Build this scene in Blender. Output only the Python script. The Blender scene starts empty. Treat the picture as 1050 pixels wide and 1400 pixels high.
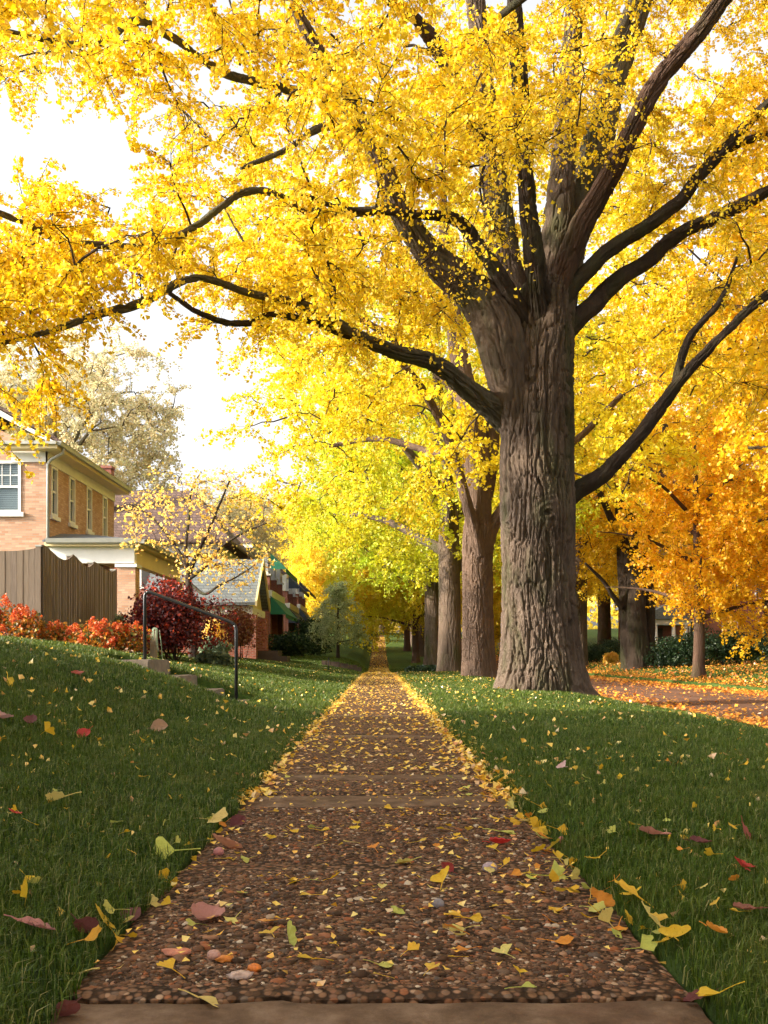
import bpy, math, random
import numpy as np
C = bpy.context.scene
COL = C.collection
R = np.random.default_rng(7)
random.seed(7)
F_PX, VX, VY, EYE = 1361.0, 518.0, 897.0, 0.70     # focal length in photo pixels, vanishing point, eye height

def P(px, py, Y):
    return np.array([(px-VX)*Y/F_PX, Y, EYE-(py-VY)*Y/F_PX])

# ------------------------------------------------------------------ numpy noise
_rs = np.random.default_rng(3)
_perm = np.concatenate([_rs.permutation(256)]*3).astype(np.int64)
_val = _rs.uniform(-1, 1, 256)
def vnoise(p):
    p = np.asarray(p, float)
    i = np.floor(p).astype(np.int64); f = p-i; f = f*f*f*(f*(f*6-15)+10); i &= 255
    def h(dx, dy, dz):
        return _val[_perm[_perm[_perm[(i[..., 0]+dx) & 255]+((i[..., 1]+dy) & 255)]+((i[..., 2]+dz) & 255)]]
    def l(a, b, t): return a+(b-a)*t
    x00 = l(h(0,0,0), h(1,0,0), f[..., 0]); x10 = l(h(0,1,0), h(1,1,0), f[..., 0])
    x01 = l(h(0,0,1), h(1,0,1), f[..., 0]); x11 = l(h(0,1,1), h(1,1,1), f[..., 0])
    return l(l(x00, x10, f[..., 1]), l(x01, x11, f[..., 1]), f[..., 2])
def n2(x, y, k, s=0.0):
    x, y = np.broadcast_arrays(np.asarray(x, float), np.asarray(y, float))
    return vnoise(np.stack([x*k+s, y*k+s*1.7, np.full_like(x, s+.5)], -1))

# ------------------------------------------------------------------ object helpers
BASE = {}
def mesh_np(name, V, F3=None, F4=None, mats=(), mi=None, smooth=False):
    me = bpy.data.meshes.new(name)
    V = np.ascontiguousarray(V, dtype=np.float32)
    L = []; S = []; off = 0
    for F, k in ((F4, 4), (F3, 3)):
        if F is not None and len(F):
            F = np.asarray(F, dtype=np.int32)
            L.append(F.ravel()); S.append(np.arange(len(F), dtype=np.int32)*k+off); off += F.size
    L = np.concatenate(L); S = np.concatenate(S)
    me.vertices.add(len(V)); me.vertices.foreach_set('co', V.ravel())
    me.loops.add(len(L)); me.loops.foreach_set('vertex_index', L)
    me.polygons.add(len(S)); me.polygons.foreach_set('loop_start', S)
    for m in mats: me.materials.append(m)
    if mi is not None: me.polygons.foreach_set('material_index', np.asarray(mi, dtype=np.int32))
    me.polygons.foreach_set('use_smooth', np.full(len(S), smooth, dtype=bool))
    me.update(calc_edges=True); me.validate()
    return me

def link(name, me, parent=None, base=None):
    o = bpy.data.objects.new(name, me); COL.objects.link(o)
    if parent is not None: o.parent = parent
    elif base is not None: o.location = base
    return o

def obj_np(name, V, F3=None, F4=None, mat=None, parent=None, base=None, smooth=False, mi=None):
    root = parent
    while root is not None and root.parent is not None: root = root.parent
    b = np.array(BASE[root.name]) if root is not None else (np.array(base) if base is not None else np.zeros(3))
    mats = mat if isinstance(mat, (list, tuple)) else [mat]
    return link(name, mesh_np(name, np.asarray(V)-b, F3, F4, mats, mi, smooth), parent, tuple(b))

def tag(o, label=None, cat=None, group=None, kind=None):
    if label: o['label'] = label
    if cat: o['category'] = cat
    if group: o['group'] = group
    if kind: o['kind'] = kind
    return o
def thing(name, label, cat, base, group=None):
    o = bpy.data.objects.new(name, None); COL.objects.link(o); o.location = base
    o.empty_display_size = .2
    BASE[o.name] = tuple(base)
    return tag(o, label, cat, group)
KIDS = {}
def kids(o): return [c for c in COL.objects if c.parent == o]
def dup(root, loc, rz=0, s=1.0, label=None, group=None, cat=None, color=None, cache={}):
    if root.name not in cache: cache[root.name] = [(c, kids(c)) for c in kids(root)]
    r = root.copy(); COL.objects.link(r); r.location = loc; r.rotation_euler = (0, 0, rz)
    r.scale = (s, s, s) if np.isscalar(s) else s
    tag(r, label, cat, group)
    for c, gs in cache[root.name]:
        d = c.copy(); COL.objects.link(d); d.parent = r
        if color is not None: d.color = color
        for g in gs:
            e = g.copy(); COL.objects.link(e); e.parent = d
    return r

class MB:
    """collects solids, builds ONE mesh"""
    def __init__(s): s.V = []; s.F4 = []; s.F3 = []; s.n = 0
    def add(s, V, F4=None, F3=None):
        V = np.asarray(V, float)
        if F4 is not None and len(F4): s.F4.append(np.asarray(F4)+s.n)
        if F3 is not None and len(F3): s.F3.append(np.asarray(F3)+s.n)
        s.V.append(V); s.n += len(V); return s
    def hexa(s, a):      # 8 corners: bottom ring 0-3, top ring 4-7
        return s.add(a, [[3,2,1,0],[4,5,6,7],[0,1,5,4],[1,2,6,5],[2,3,7,6],[3,0,4,7]])
    def box(s, x0, x1, y0, y1, z0, z1):
        return s.hexa([(x0,y0,z0),(x1,y0,z0),(x1,y1,z0),(x0,y1,z0),(x0,y0,z1),(x1,y0,z1),(x1,y1,z1),(x0,y1,z1)])
    def tube(s, pts, r, n=8):
        pts = np.asarray(pts, float); r = np.broadcast_to(np.asarray(r, float), (len(pts),))
        V, F4 = tubes(pts[None], r[None], n); s.add(V, F4)
        c0 = s.n; s.add([pts[0], pts[-1]])
        k = len(pts); b = c0-k*n
        s.F3.append(np.array([[c0, b+(j+1) % n, b+j] for j in range(n)]))
        s.F3.append(np.array([[c0+1, b+(k-1)*n+j, b+(k-1)*n+(j+1) % n] for j in range(n)])); return s
    def prism(s, prof, axis, a, b):   # closed profile (u,v) extruded along an axis from a to b
        prof = np.asarray(prof, float); k = len(prof)
        def mk(t):
            o = np.zeros((k, 3))
            if axis == 'y': o[:, 0] = prof[:, 0]; o[:, 1] = t; o[:, 2] = prof[:, 1]
            if axis == 'x': o[:, 0] = t; o[:, 1] = prof[:, 0]; o[:, 2] = prof[:, 1]
            if axis == 'z': o[:, 0] = prof[:, 0]; o[:, 1] = prof[:, 1]; o[:, 2] = t
            return o
        V = np.vstack([mk(a), mk(b), [mk(a).mean(0)], [mk(b).mean(0)]])
        F4 = [[i, (i+1) % k, k+(i+1) % k, k+i] for i in range(k)]
        F3 = [[2*k, (i+1) % k, i] for i in range(k)]+[[2*k+1, k+i, k+(i+1) % k] for i in range(k)]
        return s.add(V, F4, F3)
    def build(s, name, mat, parent=None, base=None, smooth=False):
        V = np.vstack(s.V)
        o = obj_np(name, V, np.vstack(s.F3) if s.F3 else None, np.vstack(s.F4) if s.F4 else None, mat, parent, base, smooth)
        import bmesh
        bm = bmesh.new(); bm.from_mesh(o.data); bmesh.ops.recalc_face_normals(bm, faces=bm.faces); bm.to_mesh(o.data); bm.free()
        return o

def tubes(PT, RR, n=5):
    """batch of tubes: PT (M,K,3), RR (M,K) -> verts, quads"""
    M, K, _ = PT.shape
    T = np.gradient(PT, axis=1); T /= np.linalg.norm(T, axis=2, keepdims=True)+1e-9
    ref = np.where(np.abs(T[:, :1, 2:3]) > .8, np.array([[[1., 0, 0]]]), np.array([[[0, 0, 1.]]]))
    ref = np.broadcast_to(ref, T.shape)
    u = np.cross(T, ref); u /= np.linalg.norm(u, axis=2, keepdims=True)+1e-9
    v = np.cross(T, u)
    a = np.arange(n)*2*np.pi/n
    V = PT[:, :, None]+RR[:, :, None, None]*(np.cos(a)[:, None]*u[:, :, None]+np.sin(a)[:, None]*v[:, :, None])
    idx = np.arange(M*K*n).reshape(M, K, n)
    A = idx[:, :-1]; B = idx[:, 1:]
    F = np.stack([A, np.roll(A, -1, 2), np.roll(B, -1, 2), B], -1).reshape(-1, 4)
    return V.reshape(-1, 3), F

def catmull(pts, m):
    pts = np.asarray(pts, float)
    e = np.vstack([2*pts[0]-pts[1], pts, 2*pts[-1]-pts[-2]])
    d = np.concatenate([[0], np.cumsum(np.linalg.norm(np.diff(pts[:, :3], axis=0), axis=1))])
    t = np.interp(np.linspace(0, d[-1], m), d, np.arange(len(pts)))
    i = np.minimum(t.astype(int), len(pts)-2); f = (t-i)[:, None]
    a, b, c, g = e[i], e[i+1], e[i+2], e[i+3]
    return .5*((2*b)+(-a+c)*f+(2*a-5*b+4*c-g)*f**2+(-a+3*b-3*c+g)*f**3)

def bark_tube(path, nseg, rows, amp, k=9., elong=.16, seed=0., flare=0., knots=(), lobes=None, cap=True, wig=0.):
    """path: (n,4) x,y,z,r. Furrowed bark as real displacement."""
    p = catmull(path, rows); pts, rad = p[:, :3], np.maximum(p[:, 3], .004)
    if wig:
        sl = np.concatenate([[0], np.cumsum(np.linalg.norm(np.diff(pts, axis=0), axis=1))]); ease = np.clip(sl/1.2, 0, 1)
        q0 = np.stack([sl, np.full(rows, seed), np.full(rows, seed*2.1)], -1)
        for c_ in range(3): pts[:, c_] += ease*wig*(rad*.55+.012)*(vnoise(q0*np.array([1.1, 1, 1])+c_*13.7)+.45*vnoise(q0*np.array([3.1, 1, 1])+c_*5.3))
        rad = rad*(1+ease*wig*(.13*vnoise(q0*np.array([1.7, 1, 1])+41)+.09*vnoise(q0*np.array([4.3, 1, 1])+77)))
    T = np.gradient(pts, axis=0); T /= np.linalg.norm(T, axis=1, keepdims=True)
    # parallel frames
    u = np.zeros_like(T); ref = np.array([0, -1., 0]); 
    u0 = ref-T[0]*(ref@T[0])
    for i in range(rows):
        u0 = u0-T[i]*(u0@T[i]); u0 /= np.linalg.norm(u0); u[i] = u0
    v = np.cross(T, u)
    s = np.concatenate([[0], np.cumsum(np.linalg.norm(np.diff(pts, axis=0), axis=1))])
    a = np.arange(nseg)*2*np.pi/nseg
    A, S = np.meshgrid(a, s); RR = rad[:, None]*np.ones_like(A)
    hgt = (pts[:, 2]-pts[0, 2])[:, None]
    if flare:
        lob = 1+.45*np.cos(5*A+seed)+.3*np.cos(3*A+seed*2.3)+.25*np.cos(9*A+seed)
        RR = RR*(1+flare*np.exp(-hgt/.28)*lob+.35*flare*np.exp(-hgt/1.0))
    RR = RR*(1+.035*np.cos(3*A+S*.5+seed)+.025*np.cos(5*A-S*.7+seed*3))
    cx, cy = np.cos(A)*rad[:, None], np.sin(A)*rad[:, None]
    q = np.stack([cx*k+seed*7.1, cy*k+seed*3.3, S*k*elong+seed], -1)
    w = vnoise(q*np.array([.35, .35, .8])+9.)
    w2 = vnoise(q*np.array([.35, .35, .8])+31.)
    q2 = q+np.stack([w, w2, 0*w], -1)*1.15
    n1 = np.abs(vnoise(q2)); nb = np.abs(vnoise(q2*np.array([1.9, 1.9, 2.4])+5.))
    rid = np.clip(n1*4.2, 0, 1)*.70+np.clip(nb*4.0, 0, 1)*.42
    fine = vnoise(np.stack([cx*k*4, cy*k*4, S*k*1.2], -1))
    disp = amp*(rid-.75+.16*fine)
    for (ka, kz, kr, kh) in knots:      # burls with ring-shaped bark
        da = ((A-ka+np.pi) % (2*np.pi)-np.pi)*rad[:, None]; dz = (pts[:, 2][:, None]-kz)
        d = np.sqrt(da**2+(dz*1.25)**2)
        g = np.exp(-(d/kr)**2)
        disp = disp*(1-.45*g)+kh*g*(1+.12*np.sin(d*44+9*w+6*w2))-kh*.9*np.exp(-(d/(kr*.2))**2)
    RR = RR+np.minimum(disp, rad[:, None]*.3)
    V = pts[:, None]+RR[..., None]*(np.cos(A)[..., None]*u[:, None]+np.sin(A)[..., None]*v[:, None])
    idx = np.arange(rows*nseg).reshape(rows, nseg); B, D = idx[:-1], idx[1:]
    F = np.stack([B, np.roll(B, -1, 1), np.roll(D, -1, 1), D], -1).reshape(-1, 4)
    V = V.reshape(-1, 3)
    F3 = None
    if cap:
        V = np.vstack([V, pts[-1]]); k0 = (rows-1)*nseg
        F3 = [[k0+j, k0+(j+1) % nseg, len(V)-1] for j in range(nseg)]
    return V, F, F3, p

# ------------------------------------------------------------------ materials
class NT:
    def __init__(s, name):
        s.m = bpy.data.materials.new(name); s.m.use_nodes = True; s.t = s.m.node_tree; s.t.nodes.clear()
        s.out = s.n('ShaderNodeOutputMaterial')
    def n(s, typ, **kw):
        o = s.t.nodes.new(typ)
        for k, v in kw.items(): setattr(o, k, v)
        return o
    def l(s, a, b): s.t.links.new(a, b)
    def val(s, sock, v):
        if hasattr(v, 'is_output') or isinstance(v, bpy.types.NodeSocket): s.l(v, sock)
        else: sock.default_value = v
    def ramp(s, fac, stops, interp='LINEAR'):
        r = s.n('ShaderNodeValToRGB'); r.color_ramp.interpolation = interp
        e = r.color_ramp.elements
        while len(e) < len(stops): e.new(.5)
        for i, (p, c) in enumerate(stops): e[i].position = p; e[i].color = (*c, 1)
        s.val(r.inputs[0], fac); return r.outputs[0]
    def noise(s, scale, vec=None, detail=4, rough=.6, dist=0):
        o = s.n('ShaderNodeTexNoise'); o.inputs['Scale'].default_value = scale; o.inputs['Detail'].default_value = detail
        o.inputs['Roughness'].default_value = rough; o.inputs['Distortion'].default_value = dist
        if vec is not None: s.l(vec, o.inputs['Vector'])
        return o.outputs[0]
    def mix(s, f, a, b, mode='MIX'):
        o = s.n('ShaderNodeMix', data_type='RGBA', blend_type=mode)
        s.val(o.inputs[0], f)
        for sock, v in ((o.inputs[6], a), (o.inputs[7], b)):
            s.val(sock, (*v, 1) if isinstance(v, tuple) and len(v) == 3 else v)
        return o.outputs[2]
    def math(s, op, a, b=0.):
        o = s.n('ShaderNodeMath', operation=op); s.val(o.inputs[0], a); s.val(o.inputs[1], b); return o.outputs[0]
    def pos(s, scale=(1, 1, 1), kind='obj'):
        if kind == 'obj': v = s.n('ShaderNodeTexCoord').outputs['Object']
        else: v = s.n('ShaderNodeNewGeometry').outputs['Position']
        mp = s.n('ShaderNodeMapping'); mp.inputs['Scale'].default_value = scale; s.l(v, mp.inputs[0]); return mp.outputs[0]
    def bump(s, h, strength=.5, dist=.02):
        b = s.n('ShaderNodeBump'); b.inputs['Strength'].default_value = strength; b.inputs['Distance'].default_value = dist
        s.l(h, b.inputs['Height']); return b.outputs[0]
    def pbr(s, col, rough=.7, metal=0., normal=None, spec=.5):
        b = s.n('ShaderNodeBsdfPrincipled')
        s.val(b.inputs['Base Color'], (*col, 1) if isinstance(col, tuple) and len(col) == 3 else col)
        s.val(b.inputs['Roughness'], rough); s.val(b.inputs['Metallic'], metal)
        b.inputs['Specular IOR Level'].default_value = spec
        if normal is not None: s.l(normal, b.inputs['Normal'])
        s.l(b.outputs[0], s.out.inputs[0]); return s.m

def leaf_mat(name, stops, trans=.5, patch=None, pscale=.35, gloss=.03, useobj=True):
    t = NT(name); g = t.n('ShaderNodeNewGeometry')
    c = t.ramp(g.outputs['Random Per Island'], stops)
    if patch:
        f = t.ramp(t.noise(pscale, g.outputs['Position'], 2), [(.42, (0,)*3), (.62, (1,)*3)])
        c = t.mix(t.math('MULTIPLY', f, patch[1]), c, patch[0])
    if useobj:
        oi = t.n('ShaderNodeObjectInfo')
        f2 = t.ramp(t.noise(.45, g.outputs['Position'], 3), [(.3, (.25,)*3), (.65, (1,)*3)])
        c = t.mix(t.math('MULTIPLY', f2, oi.outputs['Alpha']), c, oi.outputs['Color'])
    d = t.n('ShaderNodeBsdfDiffuse'); tr = t.n('ShaderNodeBsdfTranslucent'); gl = t.n('ShaderNodeBsdfGlossy')
    gl.inputs['Roughness'].default_value = .45; gl.inputs['Color'].default_value = (.9, .9, .9, 1)
    for b in (d, tr): t.l(c, b.inputs['Color'])
    m = t.n('ShaderNodeMixShader'); m.inputs[0].default_value = trans; t.l(d.outputs[0], m.inputs[1]); t.l(tr.outputs[0], m.inputs[2])
    m2 = t.n('ShaderNodeMixShader'); m2.inputs[0].default_value = gloss; t.l(m.outputs[0], m2.inputs[1]); t.l(gl.outputs[0], m2.inputs[2])
    t.l(m2.outputs[0], t.out.inputs[0]); return t.m

M = {}
YEL = [(0, (.78, .49, .006)), (.25, (.83, .60, .010)), (.6, (.85, .66, .02)), (.9, (.85, .71, .07)), (1, (.70, .36, .006))]
M['ginkgo'] = leaf_mat('ginkgo_leaves', YEL, .58, ((.84, .52, .006), .25), .4)
ORA = [(0, (.88, .42, .008)), (.3, (.90, .56, .012)), (.7, (.90, .66, .02)), (.9, (.86, .28, .01)), (1, (.72, .62, .05))]
M['orange_crown'] = leaf_mat('orange_leaves', ORA, .58, ((.90, .44, .006), .25), .5)
M['pale'] = leaf_mat('haze_paled_leaves', [(0, (.66, .50, .28)), (.5, (.72, .62, .36)), (1, (.58, .60, .34))], .5, ((.66, .60, .40), .5), .3)  # whitening by distant haze is mixed into these leaf colours
M['sparse_yellow'] = leaf_mat('pale_yellow_leaves', [(0, (.85, .55, .06)), (.6, (.88, .68, .18)), (1, (.80, .42, .12))], .5)
M['maroon'] = leaf_mat('maroon_leaves', [(0, (.07, .012, .014)), (.55, (.13, .022, .022)), (.8, (.24, .03, .02)), (.92, (.5, .05, .02)), (1, (.7, .09, .02))], .35)
M['rust'] = leaf_mat('rust_leaves', [(0, (.14, .04, .02)), (.6, (.24, .07, .03)), (1, (.30, .16, .05))], .35)
M['hyd_leaf'] = leaf_mat('hydrangea_leaves', [(0, (.07, .10, .02)), (.35, (.20, .12, .02)), (.6, (.5, .20, .02)), (.8, (.6, .10, .02)), (1, (.65, .38, .03))], .4)
M['hyd_flower'] = leaf_mat('hydrangea_petals', [(0, (.42, .04, .012)), (.5, (.60, .10, .02)), (1, (.74, .28, .08))], .4)
M['dark_green'] = leaf_mat('dark_evergreen_leaves', [(0, (.012, .03, .012)), (.6, (.025, .055, .02)), (1, (.05, .085, .03))], .25)
M['soft_green'] = leaf_mat('soft_green_needles', [(0, (.24, .30, .13)), (.6, (.42, .48, .24)), (1, (.58, .60, .34))], .4)
M['grey_green'] = leaf_mat('grey_green_leaves', [(0, (.10, .15, .07)), (1, (.28, .34, .20))], .35)
M['fallen'] = leaf_mat('fallen_yellow_leaves', [(0, (.84, .42, .03)), (.4, (.92, .60, .05)), (.7, (.86, .66, .16)), (.85, (.62, .24, .05)), (1, (.70, .55, .30))], .25, gloss=.1)
M['fallen_orange'] = leaf_mat('fallen_orange_leaves', [(0, (.55, .15, .02)), (.5, (.72, .26, .02)), (.8, (.80, .45, .04)), (1, (.35, .10, .04))], .2, gloss=.1)
def litter_mat():
    t = NT('single_fallen_leaf'); oi = t.n('ShaderNodeObjectInfo'); v = t.pos((1, 1, 1))
    f = t.ramp(t.noise(7, v, 5, .7), [(.26, (.55, .38, .25)), (.38, (.92, .88, .8)), (.5, (1,)*3)])
    c = t.mix(1., oi.outputs['Color'], f, 'MULTIPLY')
    b = t.n('ShaderNodeBsdfPrincipled'); t.l(c, b.inputs['Base Color']); b.inputs['Roughness'].default_value = .55
    tr = t.n('ShaderNodeBsdfTranslucent'); t.l(c, tr.inputs['Color'])
    m = t.n('ShaderNodeMixShader'); m.inputs[0].default_value = .25; t.l(b.outputs[0], m.inputs[1]); t.l(tr.outputs[0], m.inputs[2])
    t.l(t.bump(t.noise(14, t.pos((3, .4, 1)), 4), .6, .03), b.inputs['Normal'])
    t.l(m.outputs[0], t.out.inputs[0]); return t.m
M['litter'] = litter_mat()
def bark_mat(name, a, b, moss=None, mf=.5):
    t = NT(name); v = t.pos((1, 1, 1), 'world'); vs = t.pos((1, 1, .22), 'world')
    f = t.noise(14, vs, 5, .65)
    c = t.mix(f, a, b)
    c = t.mix(t.ramp(t.noise(1.1, v, 3), [(.4, (0,)*3), (.7, (.55,)*3)]), c, tuple(x*.62 for x in a))
    if moss:
        c = t.mix(t.ramp(t.noise(1.7, t.pos((1, 1, .35), 'world'), 5), [(.50, (0,)*3), (.66, (mf,)*3)]), c, moss)
    h = t.math('ADD', t.noise(34, vs, 7, .8), t.math('ABSOLUTE', t.math('SUBTRACT', t.noise(16, t.pos((1, 1, .12), 'world'), 3, .6), .5)))
    return t.pbr(c, .9, normal=t.bump(h, 1., .05), spec=.15)
M['bark'] = bark_mat('ginkgo_bark', (.085, .061, .046), (.205, .150, .112), (.05, .06, .018), .65)
M['bark_dark'] = bark_mat('dark_wet_bark', (.030, .022, .017), (.095, .068, .052), (.055, .06, .028), .6)
M['bark_grey'] = bark_mat('grey_green_bark', (.085, .072, .05), (.19, .16, .115), (.09, .10, .045), .6)
M['bark_red'] = bark_mat('red_brown_bark', (.065, .038, .027), (.14, .085, .06), (.07, .07, .035), .4)
M['bark_pale'] = bark_mat('pale_ginkgo_bark', (.085, .055, .039), (.21, .14, .10))
M['twig'] = bark_mat('twig_bark', (.035, .023, .016), (.085, .058, .040))

def simple(name, col, rough=.6, ns=8, var=.25, bs=0., metal=0., spec=.5, stretch=(1, 1, 1)):
    t = NT(name); v = t.pos(stretch)
    f = t.ramp(t.noise(ns, v, 5), [(.3, (1-var,)*3), (.7, (1,)*3)])
    c = t.mix(1., col, f, 'MULTIPLY')
    return t.pbr(c, rough, metal, t.bump(t.noise(ns*6, v, 4), bs, .01) if bs else None, spec)
M['white'] = simple('white_paint', (.74, .72, .68), .5, 3, .12)
M['cream'] = simple('cream_trim_with_leaf_bounce', (.72, .58, .30), .55, 2, .12)  # cream paint with yellow bounce light from the leaves mixed into the colour
M['gutter'] = simple('grey_gutter_metal', (.36, .36, .32), .45, 4, .15)
M['shingle_dark'] = None
M['fence'] = None
def brick_mat(name, c1, c2, mortar, w=.22, h=.075):
    t = NT(name); v = t.n('ShaderNodeTexCoord').outputs['Object']; sp = t.n('ShaderNodeSeparateXYZ'); t.l(v, sp.inputs[0])
    cb = t.n('ShaderNodeCombineXYZ'); t.l(t.math('ADD', sp.outputs[0], sp.outputs[1]), cb.inputs[0]); t.l(sp.outputs[2], cb.inputs[1])
    b = t.n('ShaderNodeTexBrick'); t.l(cb.outputs[0], b.inputs['Vector'])
    b.inputs['Scale'].default_value = 1; b.inputs['Brick Width'].default_value = w; b.inputs['Row Height'].default_value = h
    b.inputs['Mortar Size'].default_value = .009; b.inputs['Mortar Smooth'].default_value = .2; b.inputs['Bias'].default_value = 0
    b.inputs['Color1'].default_value = (*c1, 1); b.inputs['Color2'].default_value = (*c2, 1); b.inputs['Mortar'].default_value = (*mortar, 1)
    c = t.mix(t.ramp(t.noise(.8, v, 5), [(.4, (0,)*3), (.75, (.35,)*3)]), b.outputs['Color'], tuple(x*.6 for x in c1))
    return t.pbr(c, .85, normal=t.bump(t.math('SUBTRACT', 1., b.outputs['Fac']), .6, .01), spec=.2)
M['tan_brick'] = brick_mat('tan_brick', (.42, .22, .13), (.58, .37, .25), (.36, .27, .21))
M['red_brick'] = brick_mat('red_brick', (.26, .07, .045), (.36, .11, .07), (.30, .22, .18))
def shingle_mat(name, c1, c2, gap, w=.3, h=.18):
    t = NT(name); v = t.n('ShaderNodeTexCoord').outputs['Object']; sp = t.n('ShaderNodeSeparateXYZ'); t.l(v, sp.inputs[0])
    cb = t.n('ShaderNodeCombineXYZ'); t.l(t.math('ADD', sp.outputs[0], t.math('MULTIPLY', sp.outputs[1], .6)), cb.inputs[0]); t.l(sp.outputs[2], cb.inputs[1])
    b = t.n('ShaderNodeTexBrick'); t.l(cb.outputs[0], b.inputs['Vector'])
    b.inputs['Scale'].default_value = 1; b.inputs['Brick Width'].default_value = w; b.inputs['Row Height'].default_value = h
    b.inputs['Mortar Size'].default_value = .014; b.inputs['Color1'].default_value = (*c1, 1); b.inputs['Color2'].default_value = (*c2, 1); b.inputs['Mortar'].default_value = (*gap, 1)
    c = t.mix(t.math('MULTIPLY', t.noise(3, v, 5), .4), b.outputs['Color'], c1)
    return t.pbr(c, .85, normal=t.bump(t.math('SUBTRACT', 1., b.outputs['Fac']), .6, .02), spec=.2)
M['shingle_brown'] = shingle_mat('brown_roof_tiles', (.10, .065, .055), (.17, .11, .095), (.04, .025, .02), .25, .16)
M['shingle_grey'] = shingle_mat('grey_roof_shingles', (.13, .145, .15), (.20, .215, .22), (.08, .085, .09), .3, .14)
M['shingle_slate'] = simple('dark_porch_roofing', (.16, .17, .19), .7, 6, .3, .3)
def fence_mat():
    t = NT('weathered_fence_boards'); v = t.pos((1, 1, .08)); w = t.pos((1, 1, 1))
    g = t.n('ShaderNodeNewGeometry')
    c = t.ramp(t.noise(30, v, 5), [(.3, (.10, .075, .058)), (.7, (.19, .15, .12))])
    c = t.mix(t.math('MULTIPLY', g.outputs['Random Per Island'], .5), c, (.20, .15, .10))
    return t.pbr(c, .85, normal=t.bump(t.noise(60, v, 4), .4, .01), spec=.2)
M['fence'] = fence_mat()
M['black_iron'] = simple('black_painted_iron', (.012, .013, .015), .38, 40, .2, .15)
M['stone'] = simple('step_stone', (.24, .19, .145), .85, 9, .45, .5)
M['green_cloth'] = simple('green_awning_cloth', (.012, .16, .085), .7, 6, .2)
M['navy_cloth'] = simple('navy_awning_cloth', (.016, .025, .05), .7, 6, .2)
M['door'] = simple('stained_door_wood', (.30, .12, .04), .5, 5, .3)
M['dark_wood'] = simple('dark_porch_boards', (.07, .045, .035), .7, 6, .3)
M['blind'] = simple('window_blind', (.80, .80, .78), .6, 3, .1)
M['hose'] = simple('pale_green_hose', (.30, .38, .26), .45, 5, .1)
M['soil'] = simple('garden_soil', (.06, .042, .03), .95, 8, .5, .6)
M['post_wood'] = simple('weathered_post', (.30, .24, .17), .85, 12, .35, .4, stretch=(1, 1, .15))
M['asphalt_dark'] = simple('driveway', (.30, .27, .24), .9, 7, .3, .3)
def glass_mat():
    t = NT('window_glass'); gl = t.n('ShaderNodeBsdfGlossy'); gl.inputs['Roughness'].default_value = .04
    gl.inputs['Color'].default_value = (.75, .8, .85, 1)
    tr = t.n('ShaderNodeBsdfTransparent'); tr.inputs['Color'].default_value = (.75, .8, .82, 1)
    fr = t.n('ShaderNodeFresnel'); fr.inputs[0].default_value = 1.6
    m = t.n('ShaderNodeMixShader'); t.l(t.math('MULTIPLY', fr.outputs[0], .6), m.inputs[0]); t.l(tr.outputs[0], m.inputs[1]); t.l(gl.outputs[0], m.inputs[2])
    t.l(m.outputs[0], t.out.inputs[0]); return t.m
M['glass'] = glass_mat()
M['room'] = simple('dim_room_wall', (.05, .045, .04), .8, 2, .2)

def lawn_mat():
    t = NT('lawn_soil_and_grass'); v = t.pos((1, 1, 1), 'world')
    c = t.ramp(t.noise(9, v, 6, .7), [(.3, (.018, .032, .007)), (.5, (.045, .085, .012)), (.72, (.078, .125, .02))])
    c = t.mix(t.ramp(t.noise(.35, v, 3), [(.4, (0,)*3), (.7, (.5,)*3)]), c, (.085, .12, .03))
    return t.pbr(c, .9, normal=t.bump(t.noise(70, v, 5, .75), .9, .03), spec=.15)
M['lawn'] = lawn_mat()
def grass_mat():
    t = NT('grass_blades'); g = t.n('ShaderNodeNewGeometry')
    c = t.ramp(g.outputs['Random Per Island'], [(0, (.015, .034, .004)), (.4, (.038, .078, .007)), (.75, (.090, .150, .016)), (.93, (.17, .21, .045)), (1, (.38, .34, .14))])
    c = t.mix(t.ramp(t.noise(.5, g.outputs['Position'], 3), [(.4, (0,)*3), (.7, (.4,)*3)]), c, (.12, .16, .02))
    c = t.mix(t.ramp(t.noise(1.6, g.outputs['Position'], 5, .7), [(.55, (0,)*3), (.72, (.4,)*3)]), c, (.20, .18, .05))
    b = t.n('ShaderNodeBsdfPrincipled'); t.l(c, b.inputs['Base Color']); b.inputs['Roughness'].default_value = .4; b.inputs['Specular IOR Level'].default_value = .22
    tr = t.n('ShaderNodeBsdfTranslucent'); t.l(c, tr.inputs[0])
    m = t.n('ShaderNodeMixShader'); m.inputs[0].default_value = .3; t.l(b.outputs[0], m.inputs[1]); t.l(tr.outputs[0], m.inputs[2])
    t.l(m.outputs[0], t.out.inputs[0]); return t.m
M['grass'] = grass_mat()
def aggregate_mat():
    t = NT('exposed_aggregate'); v = t.pos((1, 1, 1), 'world')
    vo = t.n('ShaderNodeTexVoronoi'); vo.inputs['Scale'].default_value = 55; t.l(v, vo.inputs['Vector'])
    sep = t.n('ShaderNodeSeparateColor'); t.l(vo.outputs['Color'], sep.inputs[0])
    peb = t.ramp(sep.outputs[0], [(0, (.07, .038, .020)), (.3, (.15, .080, .043)), (.55, (.24, .128, .068)), (.75, (.15, .11, .08)), (.9, (.27, .10, .042)), (1, (.40, .28, .18))])
    mort = t.ramp(t.noise(5, v, 5), [(.35, (.016, .010, .006)), (.7, (.045, .027, .016))])
    f = t.ramp(vo.outputs['Distance'], [(.42, (1,)*3), (.62, (0,)*3)])
    c = t.mix(f, mort, peb)
    c = t.mix(t.ramp(t.noise(1.6, v, 4), [(.4, (0,)*3), (.7, (.5,)*3)]), c, (.10, .056, .032))
    h = t.math('SUBTRACT', 1., vo.outputs['Distance'])
    return t.pbr(c, .8, normal=t.bump(h, .8, .012), spec=.08)
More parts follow.
